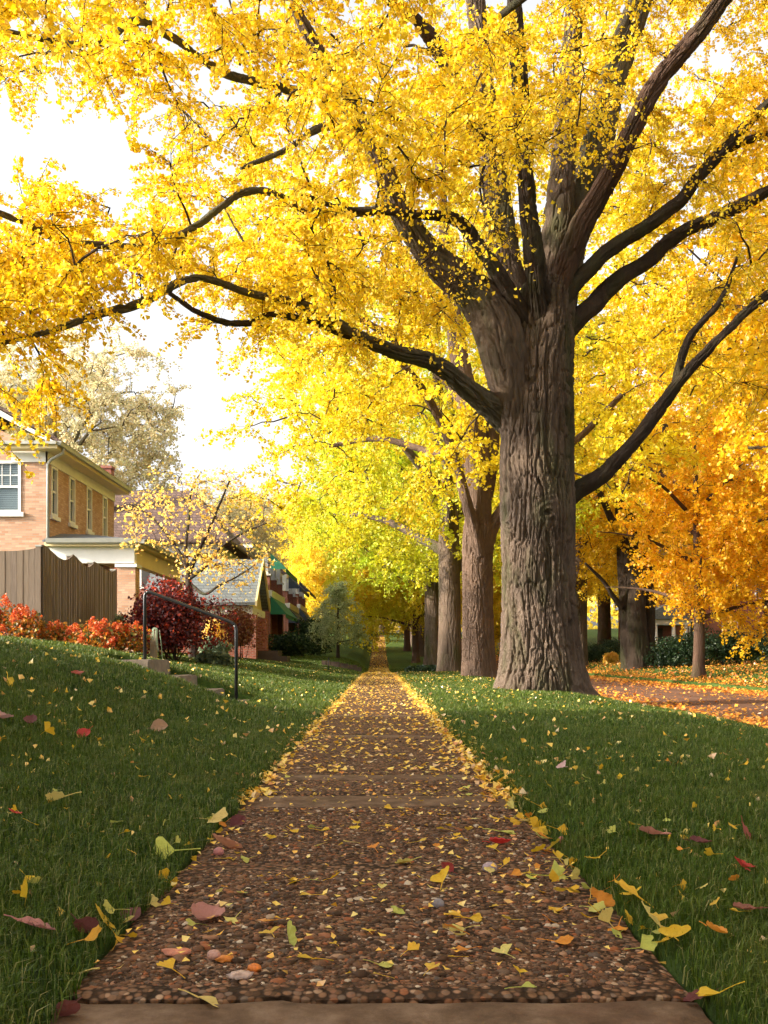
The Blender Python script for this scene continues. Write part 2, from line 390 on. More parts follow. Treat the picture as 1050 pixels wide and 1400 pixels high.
M['aggregate'] = aggregate_mat()
def concrete_mat():
    t = NT('worn_concrete_band'); v = t.pos((1, 1, 1), 'world')
    c = t.ramp(t.noise(7, v, 6, .7), [(.3, (.06, .036, .021)), (.5, (.13, .082, .05)), (.75, (.24, .165, .11))])
    c = t.mix(t.ramp(t.noise(2.2, v, 4), [(.5, (0,)*3), (.7, (.6,)*3)]), c, (.10, .045, .028))
    return t.pbr(c, .75, normal=t.bump(t.noise(60, v, 6, .7), .6, .012), spec=.08)
M['concrete'] = concrete_mat()
def pebble_mat():
    t = NT('river_pebbles'); g = t.n('ShaderNodeNewGeometry')
    c = t.ramp(g.outputs['Random Per Island'], [(0, (.035, .019, .010)), (.3, (.085, .044, .023)), (.55, (.17, .080, .040)), (.66, (.10, .075, .057)), (.80, (.25, .135, .07)), (.90, (.32, .10, .035)), (.95, (.42, .29, .18)), (1, (.60, .50, .37))])
    c = t.mix(t.math('MULTIPLY', t.noise(90, t.pos((1, 1, 1), 'world'), 3), .5), c, (.035, .019, .011))
    return t.pbr(c, .6, spec=.12)
M['pebble'] = pebble_mat()
def street_mat():
    t = NT('street_surface'); v = t.pos((1, 1, 1), 'world')
    c = t.ramp(t.noise(3, t.pos((1, .15, 1), 'world'), 5), [(.3, (.11, .058, .038)), (.7, (.19, .10, .068))])
    c = t.mix(t.math('MULTIPLY', t.noise(80, v, 4), .5), c, (.085, .05, .036))
    return t.pbr(c, .85, normal=t.bump(t.noise(120, v, 4), .5, .01), spec=.1)
M['street'] = street_mat()

# ------------------------------------------------------------------ terrain
def sstep(a, b, t): t = np.clip((t-a)/(b-a), 0, 1); return t*t*(3-2*t)
def zp(y):  return np.interp(y, [-20, 30, 40, 52, 65, 85, 104, 140, 320], [0, 0, -.02, -.22, -.12, .9, 2.2, 4.0, 6.])
def zpr(y): return np.interp(y, [-20, 30, 40, 52, 65, 85, 104, 140, 320], [0, 0, 0., .0, .1, .9, 2.1, 3.9, 6.])
STEP = (-3.45, -1.62, 12.0, 13.15)
def H(x, y, cut=True):
    x = np.asarray(x, float); y = np.asarray(y, float); x, y = np.broadcast_arrays(x, y)
    s = -x-.65
    A = np.interp(s, [0, .06, .3, 1.03, 2.3, 3.2, 4, 5, 7, 10, 150], [.0, .03, .06, .16, .60, .80, .91, .98, 1.05, 1.1, 1.5])
    Bq = np.interp(s, [0, .1, 1, 3, 5, 8, 12, 150], [0, .04, .12, .42, .64, .88, 1.0, 2.])
    Cq = np.interp(s, [0, .25, .6, 1.5, 5, 150], [0, .12, .45, .75, .95, 2.])
    left = A+(Bq-A)*sstep(13, 20, y); left = left+(Cq-left)*sstep(44, 52, y)
    right = np.interp(x, [.65, .7, 1.5, 3.3, 4.2, 4.6, 4.61, 7.5, 10.4, 10.41, 11.5, 13, 18, 40, 150], [.0, .03, .05, .02, -.10, -.2, -.30, -.26, -.30, -.18, -.08, .1, .35, .8, 2.5])
    z = np.where(x < -.65, left, np.where(x > .65, right, 0.))
    b = zp(y)+(zpr(y)-zp(y))*sstep(1.5, 4., x)
    z = z+b
    z = z+.02*n2(x, y, .7, 4.)*(np.abs(x) > .75)*((x < 4.6) | (x > 10.5))
    if cut:
        m = (x > STEP[0]) & (x < STEP[1]) & (y > STEP[2]) & (y < STEP[3])
        z = np.where(m, z-.16, z)
    return z

xs = np.unique(np.concatenate([np.linspace(-150, -20, 30), np.linspace(-20, -4, 60), np.arange(-4, 4.2, .07), [-.66, -.651, .651, .66, 4.59, 4.602, 10.399, 10.41, STEP[0], STEP[0]+.01, STEP[1], STEP[1]-.01], np.linspace(4.2, 20, 70), np.linspace(20, 150, 30)]))
ys = np.unique(np.concatenate([np.linspace(-12, 1, 14), np.arange(1, 26, .12), np.linspace(26, 70, 90), np.linspace(70, 320, 60), [STEP[2], STEP[2]-.01, STEP[3], STEP[3]+.01]]))
GX, GY = np.meshgrid(xs, ys); GZ = H(GX, GY)
GZ = np.where((np.abs(GX) < .655) & (GY < 130), GZ-.09, GZ)
GZ = np.where((GX > 4.6) & (GX < 10.4), GZ-.05, GZ)
ii = np.arange(GX.size).reshape(GX.shape)
FG = np.stack([ii[:-1, :-1], ii[:-1, 1:], ii[1:, 1:], ii[1:, :-1]], -1).reshape(-1, 4)
tag(obj_np('ground', np.stack([GX, GY, GZ], -1).reshape(-1, 3), None, FG, M['lawn'], smooth=True), kind='structure')

# street
sx = np.linspace(4.6, 10.4, 14); sy = np.concatenate([np.linspace(-12, 60, 80), np.linspace(61, 300, 60)])
SX, SY = np.meshgrid(sx, sy); SZ = np.interp(SX, [4.6, 7.5, 10.4], [-.30, -.24, -.30])+zpr(SY)
ii = np.arange(SX.size).reshape(SX.shape)
FS = np.stack([ii[:-1, :-1], ii[:-1, 1:], ii[1:, 1:], ii[1:, :-1]], -1).reshape(-1, 4)
tag(obj_np('street', np.stack([SX, SY, SZ], -1).reshape(-1, 3), None, FS, M['street'], smooth=True), kind='structure')
k = MB()
for x0 in (4.44, 10.4):
    for y0 in np.arange(-10, 120, 2.5):
        z0 = float(zpr(y0)); z1 = float(zpr(y0+2.5))
        k.hexa([(x0, y0, z0-.5), (x0+.15, y0, z0-.5), (x0+.15, y0+2.49, z1-.5), (x0, y0+2.49, z1-.5), (x0+.01, y0, z0-.19), (x0+.14, y0, z0-.19), (x0+.14, y0+2.49, z1-.19), (x0+.01, y0+2.49, z1-.19)])
tag(k.build('kerb', M['concrete']), kind='structure')

# sidewalk: slabs of exposed aggregate between worn concrete bands
SV, SF, SM, sn = [], [], [], 0
def slab(y0, y1, mi, dz=0., tilt=0., res=.03, inset=0.):
    global sn
    nx = int(1.3/max(res, .03))+1; ny = max(3, int((y1-y0)/res))
    u = np.linspace(-.65, .65, nx); v = np.linspace(y0+.006, y1-.006, ny)
    U, W = np.meshgrid(u, v)
    jag = .03*n2(W, W*0+3, 6, 2.)+.012*n2(W, W*0+9, 19, 3.)
    U = U*(1+jag*(np.abs(U) > .6)-inset)
    e = np.minimum(np.minimum(W-y0, y1-W), .65-np.abs(U)+.01)
    ej = .02+.02*n2(U, W, 9, 8.)
    Z = zp(W)+dz+tilt*(W-y0)-.016*np.exp(-np.clip(e, 0, 1)/np.maximum(ej*.6, .005)*1.2)+.004*n2(U, W, 7, 1.)+.002*n2(U, W, 30, 5.)
    V = np.stack([U, W, Z], -1)
    # skirts
    ring = np.concatenate([V[0], V[1:, -1], V[-1, ::-1][1:], V[::-1, 0][1:-1]])
    low = ring.copy(); low[:, 2] -= .12
    ix = np.arange(nx*ny).reshape(ny, nx)
    F = np.stack([ix[:-1, :-1], ix[:-1, 1:], ix[1:, 1:], ix[1:, :-1]], -1).reshape(-1, 4)
    a = nx*ny; q = len(ring); r_ = np.arange(q)
    FK = np.stack([a+r_, a+q+r_, a+q+(r_+1) % q, a+(r_+1) % q], -1)
    SV.append(np.vstack([V.reshape(-1, 3), ring, low])); SF.append(np.vstack([F, FK])+sn); SM.append(np.full(len(F)+len(FK), mi)); sn += a+2*q
slab(.9, 2.045, 1, -.003, 0, .02)
slab(2.05, 4.66, 0, .0, 0, .02)
slab(4.66, 5.02, 1, .001)
slab(5.02, 5.66, 0, .002); slab(5.66, 5.92, 1, .001)
y = 5.92
while y < 40:
    slab(y, y+2.66, 0, .003*((int(y*10) % 3)-1), res=.06); slab(y+2.66, y+2.98, 1, 0, res=.06); y += 2.98
while y < 128:
    slab(y, y+6, 0, 0, res=.25); y += 6
sw = obj_np('sidewalk', np.vstack(SV), None, np.vstack(SF), [M['aggregate'], M['concrete']], mi=np.concatenate(SM), smooth=True)
tag(sw, kind='structure')

# pebbles of the aggregate surface
import bmesh
def ico(sub):
    bm = bmesh.new(); bmesh.ops.create_icosphere(bm, subdivisions=sub, radius=1); bm.verts.ensure_lookup_table()
    V = np.array([v.co[:] for v in bm.verts]); F = np.array([[v.index for v in f.verts] for f in bm.faces]); bm.free(); return V, F
I1, I2 = ico(1), ico(2)
def scatter_balls(I, pos, sc, seed):
    r = np.random.default_rng(seed); n = len(pos); V, F = I
    a = r.uniform(0, 2*np.pi, n); c, s = np.cos(a), np.sin(a)
    loc = V[None]*sc[:, None]*(1+.13*r.standard_normal((n, len(V), 1)))
    X = loc[..., 0]*c[:, None]-loc[..., 1]*s[:, None]; Y = loc[..., 0]*s[:, None]+loc[..., 1]*c[:, None]
    O = np.stack([X, Y, loc[..., 2]], -1)+pos[:, None]
    return O.reshape(-1, 3), (F[None]+(np.arange(n)*len(V))[:, None, None]).reshape(-1, 3)
def pebbles(y0, y1, dens, I, big, seed):
    r = np.random.default_rng(seed); n = int(1.28*(y1-y0)*dens)
    x = r.uniform(-.64, .64, n); yy = r.uniform(y0+.02, y1-.02, n)
    kx = n2(x, yy, 3.1, 6.); keep = (r.uniform(-1.2, 1, n) < kx+.45) & (np.minimum(np.minimum(yy-y0, y1-yy), .65-np.abs(x)) > .055+.03*n2(x, yy, 8, 3.))
    x, yy = x[keep], yy[keep]; n = len(x)
    a = r.lognormal(math.log(.0048*big), .5, n).clip(.0028, .020)
    sc = np.stack([a, a*r.uniform(.55, .9, n), a*r.uniform(.32, .55, n)], -1)
    z = zp(yy)+.004*n2(x, yy, 7, 1.)+.002*n2(x, yy, 30, 5.)+sc[:, 2]*r.uniform(-.45, .35, n)
    e = np.minimum(np.minimum(yy-y0, y1-yy), .65-np.abs(x)); z -= .02*np.exp(-e/.02)
    return scatter_balls(I, np.stack([x, yy, z], -1), sc, seed+1)
pv, pf, o_ = [], [], 0
for args in ((2.05, 3.3, 12500, I2, 1., 1), (3.3, 4.66, 8500, I1, 1.1, 2), (5.02, 5.66, 5000, I1, 1.2, 3), (5.92, 8.58, 3500, I1, 1.35, 4)):
    v_, f_ = pebbles(*args); pv.append(v_); pf.append(f_+o_); o_ += len(v_)
tag(obj_np('aggregate_pebbles', np.vstack(pv), np.vstack(pf), None, M['pebble'], smooth=True), kind='stuff', label='small brown and grey pebbles set in the sidewalk slabs')

# grass
TRUNKS = [(3.18, 19.5, .95), (3.37, 33, .65), (3.28, 46, .62), (3.3, 60.7, .6)]
def grass(regions, seed):
    r = np.random.default_rng(seed); VV, F4, F3, off = [], [], [], 0
    for (xa, xb, y0, y1, dens, h, w) in regions:      # xa, xb are functions of y
        wid = max(abs(xb(y1)-xa(y1)), abs(xb(y0)-xa(y0)))
        n = int(dens*wid*(y1-y0)); yy = r.uniform(y0, y1, n); u = r.uniform(0, 1, n)
        x = np.minimum(xa(y1), xa(y0))+u*(max(xb(y0), xb(y1))-min(xa(y0), xa(y1)))
        clump = n2(x, yy, 2.2, 7.)+.6*n2(x, yy, 9, 2.)
        keep = (x > xa(yy)) & (x < xb(yy)) & (r.uniform(-1.3, .4, n) < clump+.35)
        keep &= ~((x > STEP[0]) & (x < STEP[1]) & (yy > STEP[2]-.02) & (yy < STEP[3]))
        for tx, ty, tr in TRUNKS: keep &= (x-tx)**2+(yy-ty)**2 > (tr*.8)**2
        x, yy, clump = x[keep], yy[keep], clump[keep]; n = len(x)
        if not n: continue
        hh = h*r.uniform(.55, 1.25, n)*(1+.3*clump); ww = w*r.uniform(.6, 1.2, n)
        az = r.uniform(0, 2*np.pi, n); lean = r.uniform(.1, 1.0, n)**1.2
        d = np.stack([np.cos(az), np.sin(az), 0*az], -1); sd = np.stack([-np.sin(az+.6), np.cos(az+.6), 0*az], -1)*ww[:, None]*.5
        b = np.stack([x, yy, H(x, yy)-.006], -1)
        up = np.array([0, 0, 1.])
        m = b+d*(lean*hh*.28)[:, None]+up*(hh*.6)[:, None]
        t = b+d*(lean*hh*.95)[:, None]+up*(hh*(1-.42*lean))[:, None]
        V = np.stack([b-sd, b+sd, m+sd*.8, m-sd*.8, t], 1).reshape(-1, 3)
        i = np.arange(n)*5+off
        F4.append(np.stack([i, i+1, i+2, i+3], -1)); F3.append(np.stack([i+3, i+2, i+4], -1)); VV.append(V); off += len(V)
    return np.vstack(VV), np.vstack(F3), np.vstack(F4)
LE = lambda y: -.64+.04*n2(y, 0*np.asarray(y, float), 5, 3.)
RE = lambda y: .64+.04*n2(y, 0*np.asarray(y, float), 5, 9.)
lx = lambda e: (lambda y: -.3806*np.asarray(y, float)-e)
rx = lambda e: (lambda y: np.minimum(.391*np.asarray(y, float)+e, 4.5))
lreg = [(lx(.5), LE, 1.5, 3, 17000, .062, .0030), (lx(.6), LE, 3, 5.5, 11000, .060, .0036), (lx(.8), LE, 5.5, 9, 5500, .058, .005), (lx(1.), LE, 9, 14, 2600, .056, .007),
        (lx(1.), LE, 14, 24, 1100, .055, .011), (lambda y: np.maximum(lx(1.)(y), -9.), LE, 24, 62, 330, .055, .02)]
rreg = [(RE, rx(.5), 1.5, 3, 17000, .062, .0030), (RE, rx(.6), 3, 5.5, 11000, .060, .0036), (RE, rx(.8), 5.5, 9, 5500, .056, .005), (RE, rx(1.), 9, 14, 2600, .054, .007),
        (RE, rx(1.), 14, 24, 1300, .052, .010), (RE, rx(1.), 24, 62, 420, .05, .02),
        (lambda y: 0*y+10.6, lambda y: np.minimum(.4*np.asarray(y, float)+1, 26), 26, 70, 110, .06, .03)]
lreg += [(lx(3.5), lx(.55), 1.5, 14, 1500, .058, .008)]
rreg += [(rx(.55), lambda y: 0*np.asarray(y, float)+4.5, 1.5, 11, 1500, .056, .008)]
v_, f3, f4 = grass(lreg, 21)
tag(obj_np('lawn_grass', v_, f3, f4, M['grass']), kind='stuff', label='dark green lawn grass rising left of the sidewalk')
v_, f3, f4 = grass(rreg, 22)
tag(obj_np('lawn_grass', v_, f3, f4, M['grass']), kind='stuff', label='green grass strip between sidewalk and street')

# ------------------------------------------------------------------ foliage machinery
def unit(v): return v/(np.linalg.norm(v, axis=-1, keepdims=True)+1e-9)
def leaf_verts(p, d, nrm, size, fold=.25):
    s = unit(np.cross(d, nrm)); nn = np.cross(s, d)
    z = size[:, None]
    a = p+z*(.62*d-.55*s+fold*.5*nn); b = p+z*(.86*d); c = p+z*(.62*d+.55*s+fold*.5*nn)
    V = np.stack([p, a, b, c], 1).reshape(-1, 3); i = np.arange(len(p))*4
    return V, np.vstack([np.stack([i, i+2, i+1], -1), np.stack([i, i+3, i+2], -1)])
def foliage(nodes, centers, rng, ntw=9, twl=(.5, .95), step=.055, lps=4, lsize=.07, droop=.35, br=(.010, .010), spread=1., maxbr=.05):
    """connect every cluster centre to the nearest wood, grow twigs round it and leaves along the twigs"""
    nodes = np.asarray(nodes); centers = np.asarray(centers)
    d0 = np.array([np.min(np.linalg.norm(nodes-c, axis=1)) for c in centers]); order = np.argsort(d0)
    N = np.zeros((len(nodes)+7*len(centers), 3)); N[:len(nodes)] = nodes; cnt = len(nodes)
    BP, BR, TP = [], [], []
    t7 = np.linspace(0, 1, 7)[:, None]
    for k in order:
        c = centers[k]; dd = np.linalg.norm(N[:cnt]-c, axis=1)+.25*np.maximum(0, N[:cnt, 2]-c[2])
        p = N[np.argmin(dd)]; L = np.linalg.norm(c-p)
        off = rng.standard_normal(3)*.11*L+np.array([0, 0, .10*L])
        path = p+(c-p)*t7+off*(4*t7*(1-t7))+rng.standard_normal((7, 3))*.025*L*(t7 > 0)*(t7 < 1)
        N[cnt:cnt+6] = path[1:]; cnt += 6
        r0 = min(br[0]+br[1]*L, maxbr); BP.append(path); BR.append(r0+(.35*br[0]-r0)*t7[:, 0])
        pd = unit(path[-1]-path[0])
        for q in range(ntw):
            t = rng.uniform(.25, 1)*6; i = min(int(t), 5); st = path[i]+(path[i+1]-path[i])*(t-i)
            v = rng.standard_normal(3); v[2] *= .6; v = unit(unit(v)*1.0+.45*pd)*spread
            l = rng.uniform(*twl); g = np.array([0, 0, -1.])*droop*l
            TP.append([st, st+v*l*.36+g*.05+rng.standard_normal(3)*.03*l, st+v*l*.7+g*.35+rng.standard_normal(3)*.05*l, st+v*l*.95+g*.9])
    BP, BR, TP = np.array(BP), np.array(BR), np.array(TP)
    v1, f1 = tubes(BP, BR, 5); rt = np.broadcast_to(np.array([1, .8, .55, .3])*br[0]*.6, TP.shape[:2]); v2, f2 = tubes(TP, rt, 3)
    wood = (np.vstack([v1, v2]), np.vstack([f1, f2+len(v1)]))
    nsp = max(3, int(np.mean(twl)/step)); tt = np.linspace(.12, 1, nsp)*3
    i = np.minimum(tt.astype(int), 2); f = (tt-i)[None, :, None]
    SP = TP[:, i]*(1-f)+TP[:, i+1]*f; TD = unit(TP[:, i+1]-TP[:, i])
    SP = np.repeat(SP.reshape(-1, 3), lps, 0); TD = np.repeat(TD.reshape(-1, 3), lps, 0); n = len(SP)
    keep = rng.uniform(0, 1, n) < .9; SP, TD = SP[keep], TD[keep]; n = len(SP)
    rd = unit(rng.standard_normal((n, 3))); d = unit(rd+.25*TD+np.array([0, 0, -.35]))
    nr = unit(rng.standard_normal((n, 3))+np.array([0, 0, .5])); sz = lsize*rng.uniform(.45, 1.3, n)
    return wood, leaf_verts(SP+d*(lsize*.35), d, nr, sz)

def in_poly(px, py, poly):
    poly = np.asarray(poly, float); x, y = px, py; c = np.zeros(np.shape(px), bool); j = len(poly)-1
    for i in range(len(poly)):
        xi, yi = poly[i]; xj, yj = poly[j]
        c ^= ((yi > y) != (yj > y)) & (x < (xj-xi)*(y-yi)/(yj-yi+1e-12)+xi); j = i
    return c
GAPS = [[(60, 150), (110, 120), (215, 135), (240, 190), (205, 225), (150, 300), (60, 250), (45, 190)], [(-60, 135), (40, 140), (45, 215), (-60, 225)],
        [(-60, 5), (45, 15), (50, 55), (-60, 60)], [(120, 430), (190, 420), (250, 440), (300, 480), (400, 480), (340, 570), (340, 650), (215, 650), (200, 520), (130, 490)]]
def gap(pts, lim=.0):
    px = VX+pts[:, 0]*F_PX/pts[:, 1]; py = VY-(pts[:, 2]-EYE)*F_PX/pts[:, 1]
    g = np.zeros(len(pts), bool)
    for q in GAPS: g |= in_poly(px, py, q)
    return g
def zone(poly, Y, n, rng):
    poly = np.asarray(poly, float); out = []
    while len(out) < n:
        x = rng.uniform(poly[:, 0].min(), poly[:, 0].max()); y = rng.uniform(poly[:, 1].min(), poly[:, 1].max())
        if in_poly(np.array([x]), np.array([y]), poly)[0]:
            p = P(x, y, rng.uniform(*Y))
            if not gap(p[None])[0]: out.append(p)
    return out

def limb_path(l, Yb, sc=None):
    """[(px,py,half width px, dY)] -> (n,4)"""
    o = []
    for px, py, hw, dy in l:
        Y = Yb+dy; o.append((*P(px, py, Y), hw*Y/F_PX))
    return np.array(o)

# ------------------------------------------------------------------ the big ginkgo
YB = 19.5
g1 = np.random.default_rng(101)
ROOT1 = thing('ginkgo_tree', 'massive old ginkgo with thick furrowed trunk and many spreading limbs', 'tree', (3.18, YB, .0), 'ginkgo trees in the row beside the sidewalk')
tr_out = [(948, 684, 797), (930, 685, 795), (900, 687, 791), (860, 688, 787), (800, 689, 783), (720, 688, 782), (680, 687, 782), (640, 687, 781), (600, 689, 781), (560, 692, 781), (520, 693, 781), (480, 697, 782), (440, 702, 784), (405, 712, 784), (385, 722, 778)]
path = np.array([(*P((a+b)/2, yy, YB), (b-a)/2*YB/F_PX) for yy, a, b in tr_out]); path[0, 2] = -.12
zk = lambda py: EYE-(py-VY)*YB/F_PX
V, F, F3, _ = bark_tube(path, 460, 1000, .098, 12., .085, 1.3, flare=.21, knots=[(0.10, zk(708), .36, .11), (-1.0, zk(720), .22, .09)])
obj_np('trunk', V, F3, F, M['bark'], ROOT1, smooth=True)
LIMBS = [  # (points (photo px, half width, depth offset), material)
 ('bark', [(712, 640, 18, .0), (702, 560, 25, -.15), (690, 490, 31, -.25), (672, 435, 31, -.3), (640, 395, 25, -.4), (600, 362, 20, -.6), (565, 318, 16, -.9), (538, 268, 14, -1.1), (510, 200, 12, -1.4), (470, 130, 10, -1.7), (432, 65, 8, -2), (395, -10, 6, -2.4), (360, -90, 4, -2.8)]),
 ('bark_grey', [(735, 605, 12, .35), (702, 580, 20, .1), (668, 554, 16, -.25), (640, 531, 12.5, -.6), (592, 496, 10, -1.3), (540, 481, 8, -1.8), (490, 460, 7, -2.3), (440, 430, 6, -2.8), (400, 412, 5, -3.2), (340, 400, 4, -3.8), (265, 380, 4, -4.8), (190, 415, 5, -5.8), (135, 430, 4.5, -6.4), (60, 455, 3, -7), (-40, 480, 2, -7.4)]),
 ('bark_dark', [(735, 520, 8, .35), (718, 455, 13, -.05), (700, 408, 12.5, -.5), (680, 372, 10, -.75), (652, 330, 9, -1.), (626, 302, 8, -1.3), (590, 294, 6, -1.8), (540, 292, 4, -2.4), (470, 286, 3, -3), (400, 262, 2.5, -3.5)]),
 ('bark', [(712, 470, 25, .5), (698, 410, 24, .6), (690, 350, 21, .7), (683, 300, 19, .8), (672, 230, 17, .8), (663, 150, 15, .9), (655, 50, 13, 1.), (648, -60, 10, 1.1), (640, -200, 7, 1.2)]),
 ('bark_dark', [(745, 540, 10, .3), (742, 470, 17, -.15), (736, 410, 15.5, -.5), (728, 350, 13, -.75), (722, 280, 10.5, -.95), (716, 200, 10.5, -1.15), (711, 120, 10, -1.4), (704, 30, 9.5, -1.7), (697, -60, 8, -2.1), (690, -180, 5, -2.7)]),
 ('bark', [(752, 480, 30, .1), (756, 400, 27, .1), (762, 330, 21, .1), (766, 280, 18, .1), (770, 200, 15, .15), (778, 100, 13, .2), (788, 0, 11, .2), (800, -130, 8, .2)]),
 ('bark_grey', [(762, 440, 22, .4), (776, 345, 22, .5), (798, 270, 21, .6), (815, 200, 20, .8), (835, 120, 18, .9), (857, 50, 17, 1.), (886, -30, 14, 1.1), (920, -140, 10, 1.2)]),
 ('bark_red', [(757, 420, 15, -.2), (775, 360, 15, -.3), (800, 302, 14, -.4), (835, 240, 13, -.55), (868, 172, 12, -.7), (900, 112, 11, -.85), (950, 50, 10.5, -1.1), (992, -5, 9.5, -1.3), (1060, -90, 6, -1.6)]),
 ('bark_dark', [(765, 420, 12, -.2), (787, 386, 11, -.25), (830, 346, 9.5, -.3), (890, 304, 9, -.4), (930, 273, 8.5, -.5), (970, 225, 7.5, -.6), (1020, 170, 6.5, -.8), (1075, 118, 5, -1), (1150, 50, 3.5, -1.2)]),
 ('bark_dark', [(762, 465, 14, .0), (785, 440, 13, .0), (830, 398, 11, .1), (870, 364, 10, .1), (920, 325, 9, .2), (1000, 285, 8, .3), (1075, 252, 6.5, .4), (1170, 215, 4, .5)]),
 ('bark_dark', [(760, 695, 17, .0), (785, 673, 13, -.1), (830, 640, 10, -.3), (870, 600, 9, -.5), (910, 545, 8, -.7), (935, 515, 7, -.9), (985, 462, 5.5, -1.2), (1030, 420, 5.5, -1.4), (1090, 370, 4, -1.6)]),
 ('bark_red', [(668, 215, 8, .75), (648, 175, 9, .4), (620, 112, 10, .1), (598, 62, 11, -.2), (572, 28, 7, -.6), (530, 2, 5, -1), (470, -40, 3, -1.6)]),
 ('bark_dark', [(925, 527, 7, -.8), (930, 495, 5.5, -.85), (945, 458, 4.5, -.9), (985, 410, 3, -1), (1010, 350, 2, -1.1)]),
 ('bark_dark', [(975, 218, 5, -.6), (1010, 198, 4.5, -.4), (1055, 183, 4, -.2), (1140, 160, 3, 0)]),
 ('bark_dark', [(478, 457, 7, -2.3), (425, 440, 4.5, -2.8), (372, 430, 4, -3.2), (345, 441, 4, -3.4), (310, 440, 3.5, -3.6), (275, 428, 3, -3.8), (230, 400, 2.5, -4)]),
 ('bark_grey', [(475, 138, 7, -1.7), (380, 120, 5, -2.8), (300, 95, 4.5, -4), (200, 30, 4.5, -5.2), (150, 50, 4, -5.8), (100, 60, 3.5, -6.3), (0, 40, 2.5, -7)]),
 ('bark_grey', [(497, 172, 6, -1.5), (455, 172, 5, -2), (425, 182, 4, -2.4), (392, 204, 3, -2.8), (330, 230, 2, -3.2)]),
 ('bark_grey', [(545, 285, 7, -1.1), (440, 290, 5, -2.4), (345, 262, 4, -3.6), (230, 330, 4, -5), (130, 335, 4.5, -6), (75, 325, 4, -6.4), (20, 300, 3.5, -6.8), (-60, 270, 2.5, -7.2)]),
]
nodes = []
for i, (mt, l) in enumerate(LIMBS):
    pth = limb_path(l, YB); big = l[1][2] > 13
    V, F, F3, p = bark_tube(pth, 150 if big else 64, 480 if big else 300, .062 if big else .03, 12.5 if big else 16., .085, 3.1*i+.7, wig=0. if i == 0 else .2 if big else .75)
    obj_np('limb', V, F3, F, M[mt], ROOT1, smooth=True)
    nodes.append(p[p.shape[0]//5::4, :3])
nodes = np.vstack(nodes)
cen = zone([(-200, -160), (720, -160), (720, 330), (620, 420), (520, 450), (420, 400), (300, 400), (200, 380), (60, 430), (-200, 480)], (11.5, 21), 250, g1)
cen += zone([(-200, 330), (60, 330), (160, 380), (190, 430), (140, 470), (90, 540), (40, 590), (-200, 600)], (11.5, 14.5), 21, g1)
cen += zone([(250, 330), (680, 330), (640, 470), (520, 500), (420, 470), (250, 440)], (15, 20), 30, g1)
cen += zone([(700, -160), (1250, -160), (1250, 420), (1000, 400), (850, 350), (780, 250)], (17, 24), 120, g1)
cen += zone([(560, -60), (860, -60), (800, 200), (740, 250), (600, 260)], (14.5, 18), 26, g1)
cen += zone([(880, -80), (1250, -80), (1250, 300), (960, 220)], (19, 26), 60, g1)
cen += zone([(850, 380), (1250, 380), (1250, 540), (950, 540)], (19, 23), 16, g1)
def clear_limbs(lv, lf, wood=None):
    pts = []
    for mt, l in LIMBS:
        a = np.array(l, float)
        q = catmull(a, 60)
        pts.append(q[(q[:, 2] > 6.8)])
    pts = np.vstack(pts); L = lv.reshape(-1, 4, 3); c = L.mean(1)
    px = VX+c[:, 0]*F_PX/c[:, 1]; py = VY-(c[:, 2]-EYE)*F_PX/c[:, 1]; kill = np.zeros(len(c), bool); r = np.random.default_rng(5)
    for i in range(0, len(c), 20000):
        s_ = slice(i, i+20000)
        d2 = (px[s_, None]-pts[:, 0])**2+(py[s_, None]-pts[:, 1])**2; j = d2.argmin(1)
        hit = (np.sqrt(d2[np.arange(len(j)), j]) < pts[j, 2]*1.05+3) & (c[s_, 1] < YB+pts[j, 3])
        kill[s_] = hit & (r.uniform(0, 1, len(j)) < np.interp(py[s_], [120, 380], [.35, .72]))
    W = in_poly(px, py, [(640, 470), (540, 300), (640, 250), (648, 90), (690, -60), (900, -60), (1000, -20), (880, 220), (800, 340), (790, 470)])
    kill |= W & (c[:, 1] < YB+1.0) & (r.uniform(0, 1, len(c)) < np.interp(py, [100, 350], [.1, .55]))
    L = L[~kill]; n = len(L); i = np.arange(n)*4
    return L.reshape(-1, 3), np.vstack([np.stack([i, i+2, i+1], -1), np.stack([i, i+3, i+2], -1)])
wood, (lv, lf) = foliage(nodes, cen, g1, ntw=11, lsize=.062, lps=5, br=(.011, .008), maxbr=.04)
lv, lf = clear_limbs(lv, lf)
obj_np('twigs', wood[0], None, wood[1], M['twig'], ROOT1, smooth=True)['kind'] = 'stuff'
o = obj_np('crown', lv, lf, None, M['ginkgo'], ROOT1); o.color = (.9, .55, .03, 0)

# the tree the camera stands under (trunk outside the frame to the right, boughs over the top of the picture)
g0 = np.random.default_rng(55)
ROOT0 = thing('ginkgo_tree', 'ginkgo whose lowest leafy boughs alone hang into the top of the view', 'tree', (4.0, 5.2, -.05), 'ginkgo trees in the row beside the sidewalk')
V, F, F3, p = bark_tube([(4.0, 5.2, -.2, .6), (4.0, 5.2, 1.5, .52), (3.95, 5.2, 4, .48), (3.9, 5.2, 7, .3), (3.9, 5.2, 12, .12)], 90, 200, .05, 8, .15, 4.4, flare=.15)
obj_np('trunk', V, F3, F, M['bark'], ROOT0, smooth=True)
nn = []
for i, l in enumerate(([(3.9, 5.2, 4, .2), (2.5, 6.5, 6.2, .14), (.5, 8, 7.4, .1), (-2.5, 9.5, 7.6, .06), (-4.5, 10, 7.2, .03)], [(3.9, 5.2, 4.8, .2), (3.6, 8, 7, .13), (2.5, 11, 8.6, .07), (1.5, 13, 9, .04)], [(3.9, 5.2, 5, .18), (2, 5, 7.5, .11), (-1, 5.5, 9, .05)])):
    V, F, F3, p = bark_tube(l, 30, 120, .012, 9, .16, 2.+i); obj_np('limb', V, F3, F, M['bark_dark'], ROOT0, smooth=True); nn.append(p[20::3, :3])
